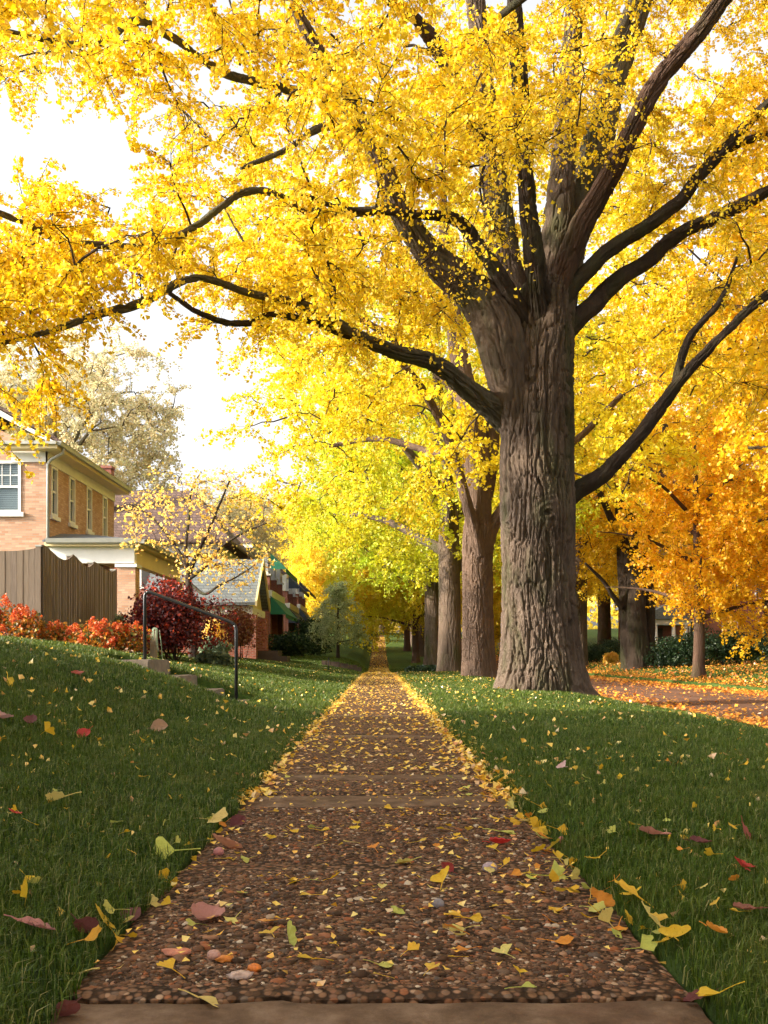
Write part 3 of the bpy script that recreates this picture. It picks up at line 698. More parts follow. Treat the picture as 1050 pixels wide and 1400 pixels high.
c0 = zone([(-150, -260), (760, -260), (700, -60), (560, -20), (430, 10), (300, -50), (150, 0), (40, 20), (-150, 20)], (8, 11), 46, g0)
wood, (lv, lf) = foliage(np.vstack(nn), c0, g0, ntw=8, twl=(.4, .75), lsize=.075, lps=4, br=(.009, .008), maxbr=.03)
lv, lf = clear_limbs(lv, lf)
obj_np('twigs', wood[0], None, wood[1], M['twig'], ROOT0, smooth=True)['kind'] = 'stuff'
o = obj_np('crown', lv, lf, None, M['ginkgo'], ROOT0); o.color = (.88, .58, .015, .2)

# ------------------------------------------------------------------ other trees
def crown_pts(n, c, r, rng, zmin, shell=.55, flat=0.):
    out = []
    while len(out) < n:
        v = unit(rng.standard_normal(3)); q = rng.uniform(shell**3, 1)**(1/3)
        p = np.array(c)+v*q*np.array(r)*(1+.16*vnoise(v*2.3+c[0]))
        if p[2] < zmin+flat*vnoise(np.array([p[0]*.5, p[1]*.5, 3.])): continue
        out.append(p)
    return out
def make_tree(name, label, cat, base, trunk, limbs, crown, mat, lmat, rng, amp=.03, nseg=80, rows=260, flare=.14, group=None, color=None, **fk):
    b = np.array(base, float)
    root = thing(name, label, cat, base, group)
    V, F, F3, p = bark_tube(np.array(trunk)+np.array([*b, 0]), nseg, rows, amp, 15., .08, rng.uniform(0, 9), flare=flare)
    obj_np('trunk', V, F3, F, M[mat], root, smooth=True)
    nd = [p[rows//2::6, :3]]
    for l in limbs:
        l = np.array(l)+np.array([*b, 0]); big = l[0, 3] > .2
        V, F, F3, p = bark_tube(l, 110 if big else 18, 300 if big else 60, amp*.8 if big else .006, 15 if big else 10, .08 if big else .16, rng.uniform(0, 9))
        obj_np('limb', V, F3, F, M[mat], root, smooth=True); nd.append(p[12::3, :3])
    wood, (lv, lf) = foliage(np.vstack(nd), np.array(crown)+b, rng, **fk)
    obj_np('twigs', wood[0], None, wood[1], M['twig'], root, smooth=True)['kind'] = 'stuff'
    o = obj_np('crown', lv, lf, None, M[lmat], root); o.color = color or (1, 1, 1, 0)
    return root
def auto_limbs(rng, n, z0, z1, reach, rise, r0, x0=0.):
    L = []
    for i in range(n):
        a = i*2.4+rng.uniform(-.4, .4); z = z0+(z1-z0)*i/max(1, n-1); k = rng.uniform(.75, 1.1)*reach; u = np.array([math.cos(a), math.sin(a)])
        zs = rise*(.5+.8*i/n)
        L.append([(0, 0, z, r0), (u[0]*k*.22, u[1]*k*.22, z+zs*.35, r0*.8), (u[0]*k*.5, u[1]*k*.5, z+zs*.75, r0*.55), (u[0]*k*.8, u[1]*k*.8, z+zs*.95, r0*.3), (u[0]*k, u[1]*k, z+zs, r0*.12)])
    return L
ROWG = 'ginkgo trees in the row beside the sidewalk'
g2 = np.random.default_rng(202); sc = 33/F_PX
b2 = np.array([3.37, 33, float(H(3.37, 33))])
def loc(px, py, hw, dy=0., Yb=33, b=b2): q = P(px, py, Yb+dy)-b; return (*q, hw*(Yb+dy)/F_PX)
tr2 = [(0, 0, -.15, .60), loc(655, 915, 22.5), loc(653, 860, 20.5), loc(652, 800, 20), loc(652, 750, 20), loc(654, 715, 19), loc(655, 690, 12)]
lim2 = [[loc(656, 770, 15), loc(655, 700, 17), loc(652, 640, 17), loc(644, 580, 16), loc(634, 525, 14), loc(622, 450, 11, .5), loc(610, 340, 8, 1), loc(600, 220, 5, 1.5)],
        [loc(655, 760, 9, -.3), loc(646, 715, 8, -.5), loc(636, 680, 7, -.7), loc(613, 600, 6, -1), loc(585, 545, 5, -1.6), loc(552, 500, 4, -2.3), loc(500, 455, 2.5, -3.2)],
        [loc(660, 760, 12), loc(672, 722, 9), loc(695, 685, 7), loc(730, 640, 6, .5), loc(790, 600, 4.5, 1), loc(850, 540, 3, 1)],
        [loc(655, 720, 10, .3), loc(668, 640, 12, .4), loc(676, 540, 10, .6), loc(690, 400, 7, 1)],
        [loc(640, 560, 8), loc(590, 500, 6, 0), loc(500, 440, 4.5, -1), loc(420, 400, 3, -2), loc(370, 390, 2, -2.5)],
        [loc(648, 610, 6, .5), loc(600, 620, 5, 2), loc(520, 600, 4, 3.), loc(450, 610, 2.5, 4)]]
cr2 = crown_pts(380, (-.4, 0, 12.5), (8.6, 8.5, 8.5), g2, 6.0, .5, 1.2)
make_tree('ginkgo_tree', 'second ginkgo in the row, pale sunlit trunk', 'tree', tuple(b2), tr2, lim2, cr2, 'bark_pale', 'ginkgo', g2, .05, 260, 620, group=ROWG, color=(.72, .66, .02, .6), ntw=8, twl=(.7, 1.4), step=.11, lps=4, lsize=.125, br=(.012, .010), maxbr=.06)
# generic ginkgo for the rest of the row
g3 = np.random.default_rng(303)
b3 = (3.28, 46, float(H(3.28, 46)))
tr3 = [(0, 0, -.15, .58), (0, 0, .7, .54), (.02, 0, 2.2, .50), (0, 0, 4.2, .49), (-.05, 0, 6.2, .46), (0, 0, 8.5, .36), (.1, 0, 12, .22), (0, 0, 17, .06)]
cr3 = crown_pts(360, (0, 0, 12), (8.4, 8.2, 8.2), g3, 5.0, .5, 1.4)
T3 = make_tree('ginkgo_tree', 'third ginkgo in the row, brown trunk and greenish crown', 'tree', b3, tr3, auto_limbs(g3, 9, 4.6, 11, 7.5, 4.2, .26), cr3, 'bark', 'ginkgo', g3, .038, 160, 380, group=ROWG, color=(.50, .60, .025, .85), ntw=8, twl=(.8, 1.5), step=.13, lps=4, lsize=.15, br=(.014, .010), maxbr=.07)
for (x, yy, rz, s, lab, colr) in [
    (3.3, 60.7, 2.1, .98, 'fourth ginkgo in the row, crown more green than yellow', (.42, .58, .03, .9)),
    (3.35, 79, 4.0, .97, 'fifth ginkgo in the row, grey trunk far along the sidewalk', (.66, .66, .03, .6)),
    (3.3, 96, .9, .95, 'sixth ginkgo in the row, far along where the sidewalk climbs', (.93, .58, .02, .5)),
    (3.4, 114, 3.2, .95, 'last ginkgo of the row near the end of the sidewalk', (.93, .58, .02, .5))]:
    dup(T3, (x, yy, float(H(x, yy))-.02), rz, s, label=lab, color=colr)
AG = 'trees across the street'
for (x, yy, rz, s, lab, colr) in [
    (11.9, 59, 1.2, .85, 'dark low-forking tree across the street just right of the massive trunk', (.93, .60, .015, .5)),
    (14.6, 24.5, 2.6, .9, 'yellow-orange tree across the street whose crown fills the right edge', (.88, .54, .012, .5)),
    (12.3, 78, 5.1, 1., 'golden tree across the street behind the low-forking one', (.93, .58, .015, .5)),
    (12.6, 100, .4, 1., 'golden tree far across the street near the horizon', (.93, .56, .015, .5)),
    (23., 58, 3.3, 1.05, 'tall golden tree behind the double-trunked one on the far lawn', (.84, .46, .01, .6)),
    (26., 40, 1.9, 1.0, 'orange tree at the far right behind the dark hedge', (.88, .54, .012, .5)),
    (19., 84, .9, 1.05, 'yellow tree behind the white-columned porch across the street', (.93, .6, .02, .5)),
    (36., 70, 2.2, 1.1, 'orange tree furthest right beyond the brick house across the street', (.88, .55, .012, .5)),
    (30., 100, 2.9, 1.15, 'amber tree far beyond the houses across the street', (.92, .52, .012, .6))]:
    dup(T3, (x, yy, float(H(x, yy))-.02), rz, s, label=lab, group=AG, color=colr)
# the double-trunked tree
g4 = np.random.default_rng(404); b4 = np.array([12.95, 50, float(H(12.95, 50))])
l4 = lambda px, py, hw, dy=0.: loc(px, py, hw, dy, 50, b4)
tr4 = [(-.1, 0, -.2, .66), l4(862, 890, 13), l4(860, 830, 12.5), l4(857, 770, 12), l4(852, 720, 9), l4(846, 660, 6), l4(840, 590, 3)]
lim4 = [[l4(873, 930, 17, -.3), l4(870, 850, 13, -.4), l4(869, 790, 11.5, -.4), l4(862, 740, 10.5, -.4), l4(855, 690, 10, -.4), l4(851, 640, 8, -.4), l4(852, 560, 5, -.3), l4(860, 460, 2.5)],
        [l4(881, 930, 13, .2), l4(885, 840, 10, .3), l4(884, 790, 9, .3), l4(892, 730, 7, .4), l4(900, 660, 5, .5), l4(910, 580, 3, .6)],
        [l4(855, 750, 6, -.2), l4(838, 715, 4.5, -.4), l4(822, 680, 3.5, -.6), l4(800, 640, 2, -.8)],
        [l4(850, 830, 4.5, -.3), l4(838, 815, 3.5, -.5), l4(825, 795, 2.5, -.8), l4(800, 770, 1.5, -1.2)],
        [l4(885, 830, 5, .2), l4(905, 815, 3, 0), l4(925, 800, 2, -.4), l4(950, 770, 1.2, -1)]]
cr4 = crown_pts(260, (0, 0, 11.5), (7.5, 7.5, 7.8), g4, 5.2, .5, 1.5)
make_tree('yellow_tree', 'tall double-trunked dark tree on the verge across the street with yellow leaves', 'tree', tuple(b4), tr4, lim4, cr4, 'bark_dark', 'ginkgo', g4, .07, 120, 320, group=AG, color=(.84, .48, .01, .6), ntw=8, twl=(.8, 1.5), step=.12, lps=4, lsize=.15, br=(.013, .010), maxbr=.07)
# small orange tree
g5 = np.random.default_rng(505); b5 = (11.5, 35.8, float(H(11.5, 35.8)))
tr5 = [(0, 0, -.1, .24), (0, 0, .5, .20), (.02, 0, 1.6, .19), (0, 0, 3.2, .16), (-.08, 0, 5.5, .12), (-.1, .1, 8.5, .05)]
cr5 = [p for p in crown_pts(300, (1.5, .3, 5.2), (3.9, 4.2, 3.9), g5, 1.75, .45, .5)]
T5 = make_tree('orange_tree', 'slim young tree across the street with low drooping orange and yellow leaves', 'tree', b5, tr5, auto_limbs(g5, 10, 2.1, 6.5, 4.2, 1.4, .09), cr5, 'bark_red', 'orange_crown', g5, .008, 40, 160, .25, group=AG, color=(.88, .56, .015, .5), ntw=8, twl=(.5, 1.0), step=.09, lps=4, lsize=.11, br=(.009, .008), maxbr=.035, droop=.5)
# trees behind the houses on the left, haze put into their leaf colour
g6 = np.random.default_rng(606); b6 = (-21.5, 66, float(H(-21.5, 66)))
cr6 = crown_pts(500, (0, 0, 13.5), (8.6, 7, 8.2), g6, 6, .4, 1.)
tr6 = [(0, 0, -.2, .5), (0, 0, 4, .4), (.2, 0, 8, .34), (0, 0, 13, .2), (0, 0, 18, .06)]
T6 = make_tree('pale_tree', 'pale pinkish autumn tree rising behind the tan brick house', 'tree', b6, tr6, auto_limbs(g6, 9, 5, 12, 6, 5, .24), cr6, 'bark_grey', 'pale', g6, .02, 40, 120, ntw=7, twl=(.8, 1.5), step=.13, lps=4, lsize=.165, br=(.02, .012), maxbr=.09)
dup(T6, (-31, 74, float(H(-31, 74))), 2.2, 1., label='pale autumn tree at the far left half hidden by the gable')
dup(T6, (-12.5, 84, float(H(-12.5, 84))), 4.2, .62, label='smaller pale tree showing above the brown tiled roofs')
for (x, yy, rz, s_, lab) in [(11.4, 92, 1., 1.3, 'low drooping golden tree across the street seen between the two front trunks'), (11.2, 74, 2.2, 1.05, 'low golden tree on the far verge behind the front trunks'), (-3.6, 104, 3., 1.25, 'low drooping yellow tree left of the sidewalk where it climbs'), (4.4, 134, 4., 1.5, 'low golden tree right at the end of the sidewalk'), (-1.2, 146, 5., 1.6, 'golden tree closing the sidewalk at its far end'), (9, 150, .5, 1.7, 'golden tree far right of the sidewalk end'), (-7, 128, 1.4, 1.5, 'golden tree left of the sidewalk end')]:
    dup(T5, (x, yy, float(H(x, yy))-.05), rz, s_, label=lab, color=(.82, .74, .06, 1.))
# low yellow-green trees over the far sidewalk
for (x, yy, rz, s_, lab) in [(2.5, 88, 2.6, 1.35, 'low yellow-green tree overhanging the far sidewalk between the row trunks'), (2.6, 70, 3.0, 1.2, 'yellow-green sapling with low drooping sprays beside the far sidewalk')]:
    dup(T5, (x, yy, float(H(x, yy))-.05), rz, s_, label=lab, color=(.64, .64, .03, .95))
dup(T3, (3.6, -7.5, float(H(3.6, -7.5))), 2.9, 1., label='unseen row ginkgo added behind the viewer to shade the foreground', color=(.92, .58, .02, .3))  # out of view behind the camera, added to shade the foreground
# far end of the street
for i, (x, yy) in enumerate([(-6, 118), (-9, 140), (0.5, 150), (8, 140), (-16, 128), (17, 138), (-3, 170), (6, 172), (-14, 160), (25, 128)]):
    dup(T3, (x, yy, float(H(x, yy))-.1), i*1.3, .9, label='golden tree closing the far end of the street', group='trees closing the far end of the street', color=(.80, .70, .08, .8))
# sparse yellow tree beside the tan house
g7 = np.random.default_rng(707); b7 = np.array([-5.6, 30., float(H(-5.6, 30))])
l7 = lambda px, py, hw, dy=0.: loc(px, py, hw, dy, 30, b7)
tr7 = [(0, 0, -.1, .13), l7(262, 840, 5), l7(258, 800, 4.5), l7(258, 775, 4)]
lim7 = [[l7(258, 785, 3.2), l7(252, 768, 2.8), l7(238, 745, 2.2, .3), l7(215, 715, 1.6, .5), l7(185, 690, 1, .6)],
        [l7(258, 785, 3.5), l7(268, 760, 3), l7(285, 725, 2.2, -.2), l7(300, 690, 1.6, -.4), l7(315, 655, 1, -.6)],
        [l7(258, 785, 3), l7(254, 750, 2.4), l7(258, 710, 1.8, .4), l7(262, 670, 1.2, .5), l7(275, 645, .8)],
        [l7(260, 790, 3.2), l7(280, 775, 2.8, -.3), l7(300, 750, 2, -.5), l7(330, 730, 1.4, -.6), l7(365, 715, .9, -.8)],
        [l7(262, 800, 2.4), l7(280, 812, 2, -.3), l7(300, 800, 1.5, -.5), l7(325, 788, 1, -.6), l7(345, 775, .7)]]
cr7 = [np.array(l7(g7.uniform(165, 375), g7.uniform(650, 800), 1, g7.uniform(-1.8, 1.8))[:3]) for _ in range(120)]
cr7 = [p for p in cr7 if ((p[0]-.15)/2.5)**2+((p[2]-4.0)/2.0)**2 < 1.1 and not (p[0] < -.3 and p[2] < 3.35)]
make_tree('sparse_yellow_tree', 'small open-crowned tree with sparse pale yellow leaves beside the tan brick house', 'tree', tuple(b7), tr7, lim7, cr7, 'bark_dark', 'sparse_yellow', g7, .006, 30, 90, .15, ntw=6, twl=(.35, .75), step=.10, lps=1, lsize=.105, br=(.008, .006), maxbr=.02, droop=.2)
# small soft-green conifer
g8 = np.random.default_rng(808); b8 = (-2.3, 56, float(H(-2.3, 56)))
cr8 = []
while len(cr8) < 130:
    z = g8.uniform(.9, 4.2); rr = 1.7*(1-((z-.9)/3.7)**1.3)+.15; a = g8.uniform(0, 6.28); q = rr*math.sqrt(g8.uniform(.1, 1)); cr8.append(np.array([q*math.cos(a), q*math.sin(a), z]))
make_tree('soft_green_tree', 'small pale green feathery tree with a thin dark trunk on the far left lawn', 'tree', b8, [(0, 0, -.1, .1), (0, 0, 1, .08), (0, 0, 2.5, .05), (0, 0, 4.1, .015)], auto_limbs(g8, 8, .9, 3.4, 1.2, .3, .03), cr8, 'bark_dark', 'soft_green', g8, .003, 16, 50, .2, ntw=7, twl=(.3, .6), step=.06, lps=3, lsize=.075, br=(.006, .004), maxbr=.012)

# the far wood behind everything
rw = np.random.default_rng(99); fp = []
for (n, xa, xb, ya, yb, h) in ((9000, -90, 70, 185, 215, 15), (7000, 48, 62, 20, 190, 13), (3500, -75, -40, 95, 190, 9)):
    x = rw.uniform(xa, xb, n); yy = rw.uniform(ya, yb, n); top = h*(.65+.35*n2(x, yy, .12, 3.)); fp.append(np.stack([x, yy, H(x, yy)+top*rw.uniform(0, 1, n)**.8], -1))
fp = np.vstack(fp); n = len(fp)
V, F3 = leaf_verts(fp, unit(rw.standard_normal((n, 3))), unit(rw.standard_normal((n, 3))+np.array([0, -.3, .4])), rw.uniform(.7, 1.6, n))
tag(obj_np('far_wood', V, F3, None, M['ginkgo']), 'golden woods closing the view far behind the houses and street', 'woods', kind='stuff').color = (.80, .62, .10, .8)

# ------------------------------------------------------------------ shrubs
def shrub(name, label, base, rad, n, ls, mat, seed, cat='shrub', group=None, stems=7, top=0., flowers=0, lobes=6):
    r = np.random.default_rng(seed); b = np.array(base, float); root = thing(name, label, cat, tuple(b), group); rad = np.array(rad)
    lc = [np.array([r.uniform(-.55, .55), r.uniform(-.55, .55), r.uniform(.55, 1.25)])*rad for _ in range(lobes)]+[np.array([0, 0, .9])*rad]
    P_, N_ = [], []
    for c in lc:
        m = n//len(lc); v = unit(r.standard_normal((m, 3))); q = r.uniform(.35, 1, (m, 1))**.45
        P_.append(b+c+v*q*rad*r.uniform(.45, .62)*(1+.25*vnoise(v*3+c)[:, None])); N_.append(v)
    P_ = np.vstack(P_); N_ = np.vstack(N_); ok = P_[:, 2] > b[2]+.02; P_, N_ = P_[ok], N_[ok]
    d = unit(r.standard_normal(P_.shape)+.5*N_+np.array([0, 0, -.2])); nr = unit(N_+.8*r.standard_normal(P_.shape)+np.array([0, 0, .4]))
    V, F3 = leaf_verts(P_, d, nr, ls*r.uniform(.6, 1.3, len(P_)), .2)
    obj_np('foliage', V, F3, None, M[mat], root).color = (1, 1, 1, 0)
    pts = []
    for i in range(stems):
        c = lc[i % len(lc)]*r.uniform(.7, 1.1); s0 = np.array([r.uniform(-.15, .15)*rad[0], r.uniform(-.15, .15)*rad[1], -.05])
        pts.append([b+s0, b+s0*.7+c*.35+r.standard_normal(3)*.04, b+c*.75+r.standard_normal(3)*.04, b+c*1.1])
    V, F = tubes(np.array(pts), np.broadcast_to(np.array([.014, .011, .008, .004])*max(1, rad[0]), (stems, 4)), 5)
    obj_np('stems', V, None, F, M['twig'], root)
    if flowers:
        m = 110; z = r.uniform(0, 1, m); rr = .085*(1-z*.75); a = r.uniform(0, 6.28, m)
        fp = np.stack([rr*np.cos(a), rr*np.sin(a), z*.2-.08], -1); fd = unit(fp*np.array([1, 1, .3])+r.standard_normal((m, 3))*.05)
        V, F3 = leaf_verts(fp, unit(r.standard_normal((m, 3))), fd, np.full(m, .04), .2)
        me = mesh_np('flower_head', V, F3, None, [M['hyd_flower']])
        for i in range(flowers):
            c = lc[i % len(lc)]; v = unit(r.standard_normal(3)+np.array([0, -.4, 1.3]))
            p = c+v*rad*r.uniform(.5, .66); o = link('flower_head', me, root); o.location = p; o.color = (1, 1, 1, 0)
            o.rotation_euler = (r.uniform(-.5, .5), r.uniform(-.5, .5), r.uniform(0, 6)); s = r.uniform(.7, 1.25); o.scale = (s, s, s)
    return root
HG = 'orange-red hydrangea shrubs in front of the fence'
def gx(px, Y): return (px-VX)*Y/F_PX
for (px, Y, rd, hh, nf, lab, sd) in [(28, 20.3, .55, .62, 11, 'tallest orange-red hydrangea against the grey fence at the left edge', 1), (90, 20.8, .42, .42, 9, 'lower hydrangea left of the biggest one, mostly green with red heads', 2), (150, 20.0, .80, .52, 18, 'broad hydrangea thick with orange-red flower heads below the scalloped fence', 3), (-25, 20.4, .5, .5, 10, 'hydrangea cut by the left edge of the view, few red heads', 4)]:
    x = gx(px, Y); shrub('hydrangea_shrub', lab, (x, Y, float(H(x, Y))), (rd, .5, hh), 1500, .07, 'hyd_leaf', 900+sd, group=HG, flowers=nf, stems=14)
shrub('hydrangea_shrub', 'yellow-orange shrub showing its top above the grey fence', (gx(18, 25), 25, 1.0), (.9, .7, 1.25), 1600, .1, 'hyd_leaf', 931, flowers=14)
x = gx(237, 24.5); shrub('maroon_shrub', 'large dark maroon shrub with scattered bright red leaves behind the handrail', (x, 24.5, float(H(x, 24.5))), (1.36, 1.05, 1.16), 11000, .075, 'maroon', 940, lobes=11, stems=12)
x = gx(330, 37); shrub('rust_shrub', 'rusty brown shrub in front of the bungalow porch', (x, 37, float(H(x, 37))), (.85, .8, 1.15), 5000, .07, 'rust', 941, lobes=8)
x = gx(297, 29); shrub('grey_green_shrub', 'grey-green shrub low between the maroon and rusty ones', (x, 29, float(H(x, 29))-.1), (.55, .5, .45), 2600, .08, 'grey_green', 942)
x = gx(290, 25.5); shrub('spiky_plant', 'pale spiky plant at the foot of the maroon shrub', (x, 25.5, float(H(x, 25.5))-.05), (.42, .3, .2), 1500, .12, 'grey_green', 943, cat='plant')
x = gx(392, 52); shrub('evergreen_shrub', 'dark evergreen shrub below the awning porches', (x, 52, float(H(x, 52))-.3), (1.25, 1.2, .95), 6000, .1, 'dark_green', 944, lobes=8)
x = gx(425, 62); shrub('evergreen_shrub', 'dark evergreen shrub behind the pale green feathery tree', (x, 62, float(H(x, 62))-.1), (1.5, 1.2, 1.5), 5000, .12, 'dark_green', 945, lobes=8)
x = gx(297, 30.5); shrub('yellow_green_shrub', 'yellow-green twiggy shrub at the right shoulder of the maroon one', (x, 30.5, float(H(x, 30.5))), (.5, .5, .85), 700, .1, 'sparse_yellow', 946)
x = gx(163, 25.5); shrub('green_shrub', 'small green shrub between the fence end and brick porch pier', (x, 25.5, float(H(x, 25.5))), (.3, .3, .7), 1200, .07, 'grey_green', 947)
for i, (px, Y, rd, hh, lab) in enumerate([(1000, 46, 2.6, 1.0, 'long dark hedge at the right edge across the street'), (930, 47, 1.7, .95, 'dark clipped hedge behind the slim orange tree'), (898, 52, 1.0, .75, 'rounded dark bush right of the double trunk'), (915, 49, .7, .55, 'small round dark bush between double trunk and orange tree'), (1090, 44, 2.2, 1.0, 'dark hedge running out of view at the right'), (812, 66, 1.3, .8, 'dark bush left of the double trunk across the street'), (835, 72, 1.3, .8, 'dark bush behind the yellow flower clump')]):
    x = gx(px, Y); shrub('evergreen_hedge', lab, (x, Y, float(H(x, Y))-.1), (rd, 1., hh), int(5200*rd/1.5), .09, 'dark_green', 960+i, cat='hedge', lobes=10)
x = gx(834, 60); shrub('yellow_clump', 'pale yellow clump of leaves on the lawn left of the double trunk', (x, 60, float(H(x, 60))), (.65, .6, .4), 1500, .12, 'sparse_yellow', 980, cat='plant')
x = 2.1; shrub('ground_plant', 'low dark green plant at the foot of the third ginkgo by the sidewalk', (x, 47.5, float(H(x, 47.5))), (1.0, .8, .2), 2500, .1, 'dark_green', 981, cat='plant')

# ------------------------------------------------------------------ tan brick house
HB = (-10.7, 32.0, .9)
house = thing('brick_house', 'tan brick two-storey house with yellowish eaves and a flat porch, left of the lawn', 'house', HB)
X0, XL, YF, YK, ZT = -10.7, -19.0, 32.0, 40.2, 7.15
def wall_x(mb, Yc, th, xa, xb, za, zb, holes):     # wall in the XZ plane, outer face at Yc
    xsq = sorted({xa, xb, *[h[0] for h in holes], *[h[1] for h in holes]})
    for a, b in zip(xsq[:-1], xsq[1:]):
        hs = sorted([h for h in holes if h[0] <= a and h[1] >= b], key=lambda h: h[2]); z = za
        for h in hs:
            mb.box(a, b, Yc, Yc+th, z, h[2]); z = h[3]
        mb.box(a, b, Yc, Yc+th, z, zb)
def wall_y(mb, Xc, th, ya, yb, za, zb, holes):     # wall in the YZ plane, outer face at Xc (facing +X)
    q = sorted({ya, yb, *[h[0] for h in holes], *[h[1] for h in holes]})
    for a, b in zip(q[:-1], q[1:]):
        hs = sorted([h for h in holes if h[0] <= a and h[1] >= b], key=lambda h: h[2]); z = za
        for h in hs:
            mb.box(Xc-th, Xc, a, b, z, h[2]); z = h[3]
        mb.box(Xc-th, Xc, a, b, z, zb)
fw = [(-12.75, -11.5, 5.32, 6.98), (-16.2, -14.9, 5.32, 6.98)]
sw_ = [(a, b, 5.3, 6.92) for a, b in ((32.45, 33.1), (34.35, 35.0), (36.4, 37.05), (38.5, 39.15))]
w = MB(); wall_x(w, YF, .3, XL, X0, .3, ZT, fw); wall_y(w, X0, .3, YF+.3, YK, .3, ZT, sw_); w.box(XL, X0-.3, YK-.3, YK, .3, ZT); w.box(XL, XL+.3, YF+.3, YK-.3, .3, ZT)
xm = (XL+X0)/2; slope = .56
w.prism([(XL, ZT), (X0, ZT), (xm, ZT+slope*(X0-xm))], 'y', YF+.02, YF+.28)
w.build('wall', M['tan_brick'], house)
inn = MB(); inn.box(XL+.35, X0-.75, YF+.9, YK-.5, 4.7, 7.1); inn.build('room', M['room'], house)
def window_x(xa, xb, za, zb, Yc, blinds):
    f = MB(); t = .09; y0, y1 = Yc-.03, Yc+.14
    f.box(xa, xa+t, y0, y1, za, zb); f.box(xb-t, xb, y0, y1, za, zb); f.box(xa+t, xb-t, y0, y1, zb-t, zb); f.box(xa+t, xb-t, y0, y1, za, za+t*.8)
    zm = (za+zb)/2; f.box(xa+t, xb-t, y0+.04, y1-.03, zm-.035, zm+.035)
    for i in (1, 2, 3):
        xx = xa+t+(xb-xa-2*t)*i/4; f.box(xx-.012, xx+.012, Yc+.03, Yc+.05, zm+.035, zb-t)
    zz = (zm+zb-t)/2; f.box(xa+t, xb-t, Yc+.032, Yc+.048, zz-.012, zz+.012)
    fr = f.build('window', M['white'], house)
    s = MB(); s.box(xa-.1, xb+.1, Yc-.09, Yc-.002, za-.14, za-.002); s.build('sill', M['white'], fr)
    g = MB(); g.box(xa+t, xb-t, Yc+.06, Yc+.066, za+t*.8, zb-t); g.build('pane', M['glass'], fr)
    if blinds:
        b = MB()
        for z in np.arange(za+.08, zb-.12, .06): b.hexa([(xa+t+.005, Yc+.10, z), (xb-t-.005, Yc+.10, z), (xb-t-.005, Yc+.105, z), (xa+t+.005, Yc+.105, z), (xa+t+.005, Yc+.115, z+.052), (xb-t-.005, Yc+.115, z+.052), (xb-t-.005, Yc+.12, z+.052), (xa+t+.005, Yc+.12, z+.052)])
        b.build('blind', M['blind'], fr)
for h in fw: window_x(*h, YF, True)
for (a, b, za, zb) in sw_:
    f = MB(); t = .08; x0, x1 = X0-.14, X0+.035
    f.box(x0, x1, a, a+t, za, zb); f.box(x0, x1, b-t, b, za, zb); f.box(x0, x1, a+t, b-t, zb-t, zb); f.box(x0, x1, a+t, b-t, za, za+t)
    zm = (za+zb)/2; f.box(x0+.03, x1-.04, a+t, b-t, zm-.03, zm+.03)
    f.box(X0-.05, X0-.03, (a+b)/2-.012, (a+b)/2+.012, zm+.03, zb-t); f.box(X0-.048, X0-.032, a+t, b-t, (zm+zb)/2-.012, (zm+zb)/2+.012)
    fr = f.build('window', M['white'], house)
    s = MB(); s.box(X0+.002, X0+.1, a-.08, b+.08, za-.13, za-.002); s.build('sill', M['white'], fr)
    g = MB(); g.box(X0-.075, X0-.068, a+t, b-t, za+t, zb-t); g.build('pane', M['glass'], fr)
OV = .52
c = MB(); c.box(X0+.004, X0+.05, YF-.05, YK, ZT-.22, ZT+.12); c.box(X0-1.1, X0+.05, YF-.05, YF-.004, ZT-.22, ZT+.12); c.build('frieze', M['white'], house)
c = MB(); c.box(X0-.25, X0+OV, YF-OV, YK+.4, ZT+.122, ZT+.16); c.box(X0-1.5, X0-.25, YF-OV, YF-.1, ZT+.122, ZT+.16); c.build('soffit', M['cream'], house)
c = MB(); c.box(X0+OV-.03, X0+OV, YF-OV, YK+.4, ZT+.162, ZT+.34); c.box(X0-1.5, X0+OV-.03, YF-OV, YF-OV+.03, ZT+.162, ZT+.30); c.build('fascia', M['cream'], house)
gprof = lambda x, z: [(x, z), (x+.12, z), (x+.13, z+.07), (x+.15, z+.13), (x, z+.13)]
c = MB(); c.prism(gprof(X0+OV+.003, ZT+.22), 'y', YF-OV-.02, YK+.42); c.box(X0-1.5, X0+OV, YF-OV-.12, YF-OV-.003, ZT+.24, ZT+.34); c.build('gutter', M['gutter'], house)
c = MB(); ze = ZT+.33; rx0 = X0+OV+.05; zr = ze+slope*(rx0-xm)
for sgn in (1, -1):
    xe = xm+sgn*(rx0-xm); n_ = .1
    c.hexa([(xe, YF-.45, ze), (xm, YF-.45, zr), (xm, YK+.45, zr), (xe, YK+.45, ze), (xe, YF-.45, ze+n_), (xm, YF-.45, zr+n_), (xm, YK+.45, zr+n_), (xe, YK+.45, ze+n_)])
c.build('roof', M['shingle_brown'], house)
c = MB()
for sgn in (1, -1):
    xe = xm+sgn*(X0+OV-xm); n_ = .32; za = ze-.03
    c.hexa([(xe, YF-.42, za-n_*.3), (xm, YF-.42, zr-n_), (xm, YF-.02, zr-n_), (xe, YF-.02, za-n_*.3), (xe, YF-.42, za), (xm, YF-.42, zr-.004), (xm, YF-.02, zr-.004), (xe, YF-.02, za)])
c.build('raking_cornice', M['white'], house)
c = MB(); c.tube([(X0+OV+.06, YF-.1, ZT+.22), (X0+OV+.06, YF-.1, ZT+.05), (X0+.2, YF-.1, ZT-.15), (X0+.09, YF-.09, ZT-.3), (X0+.09, YF-.09, 3.9)], .05, 10); c.build('downspout', M['gutter'], house, smooth=True)
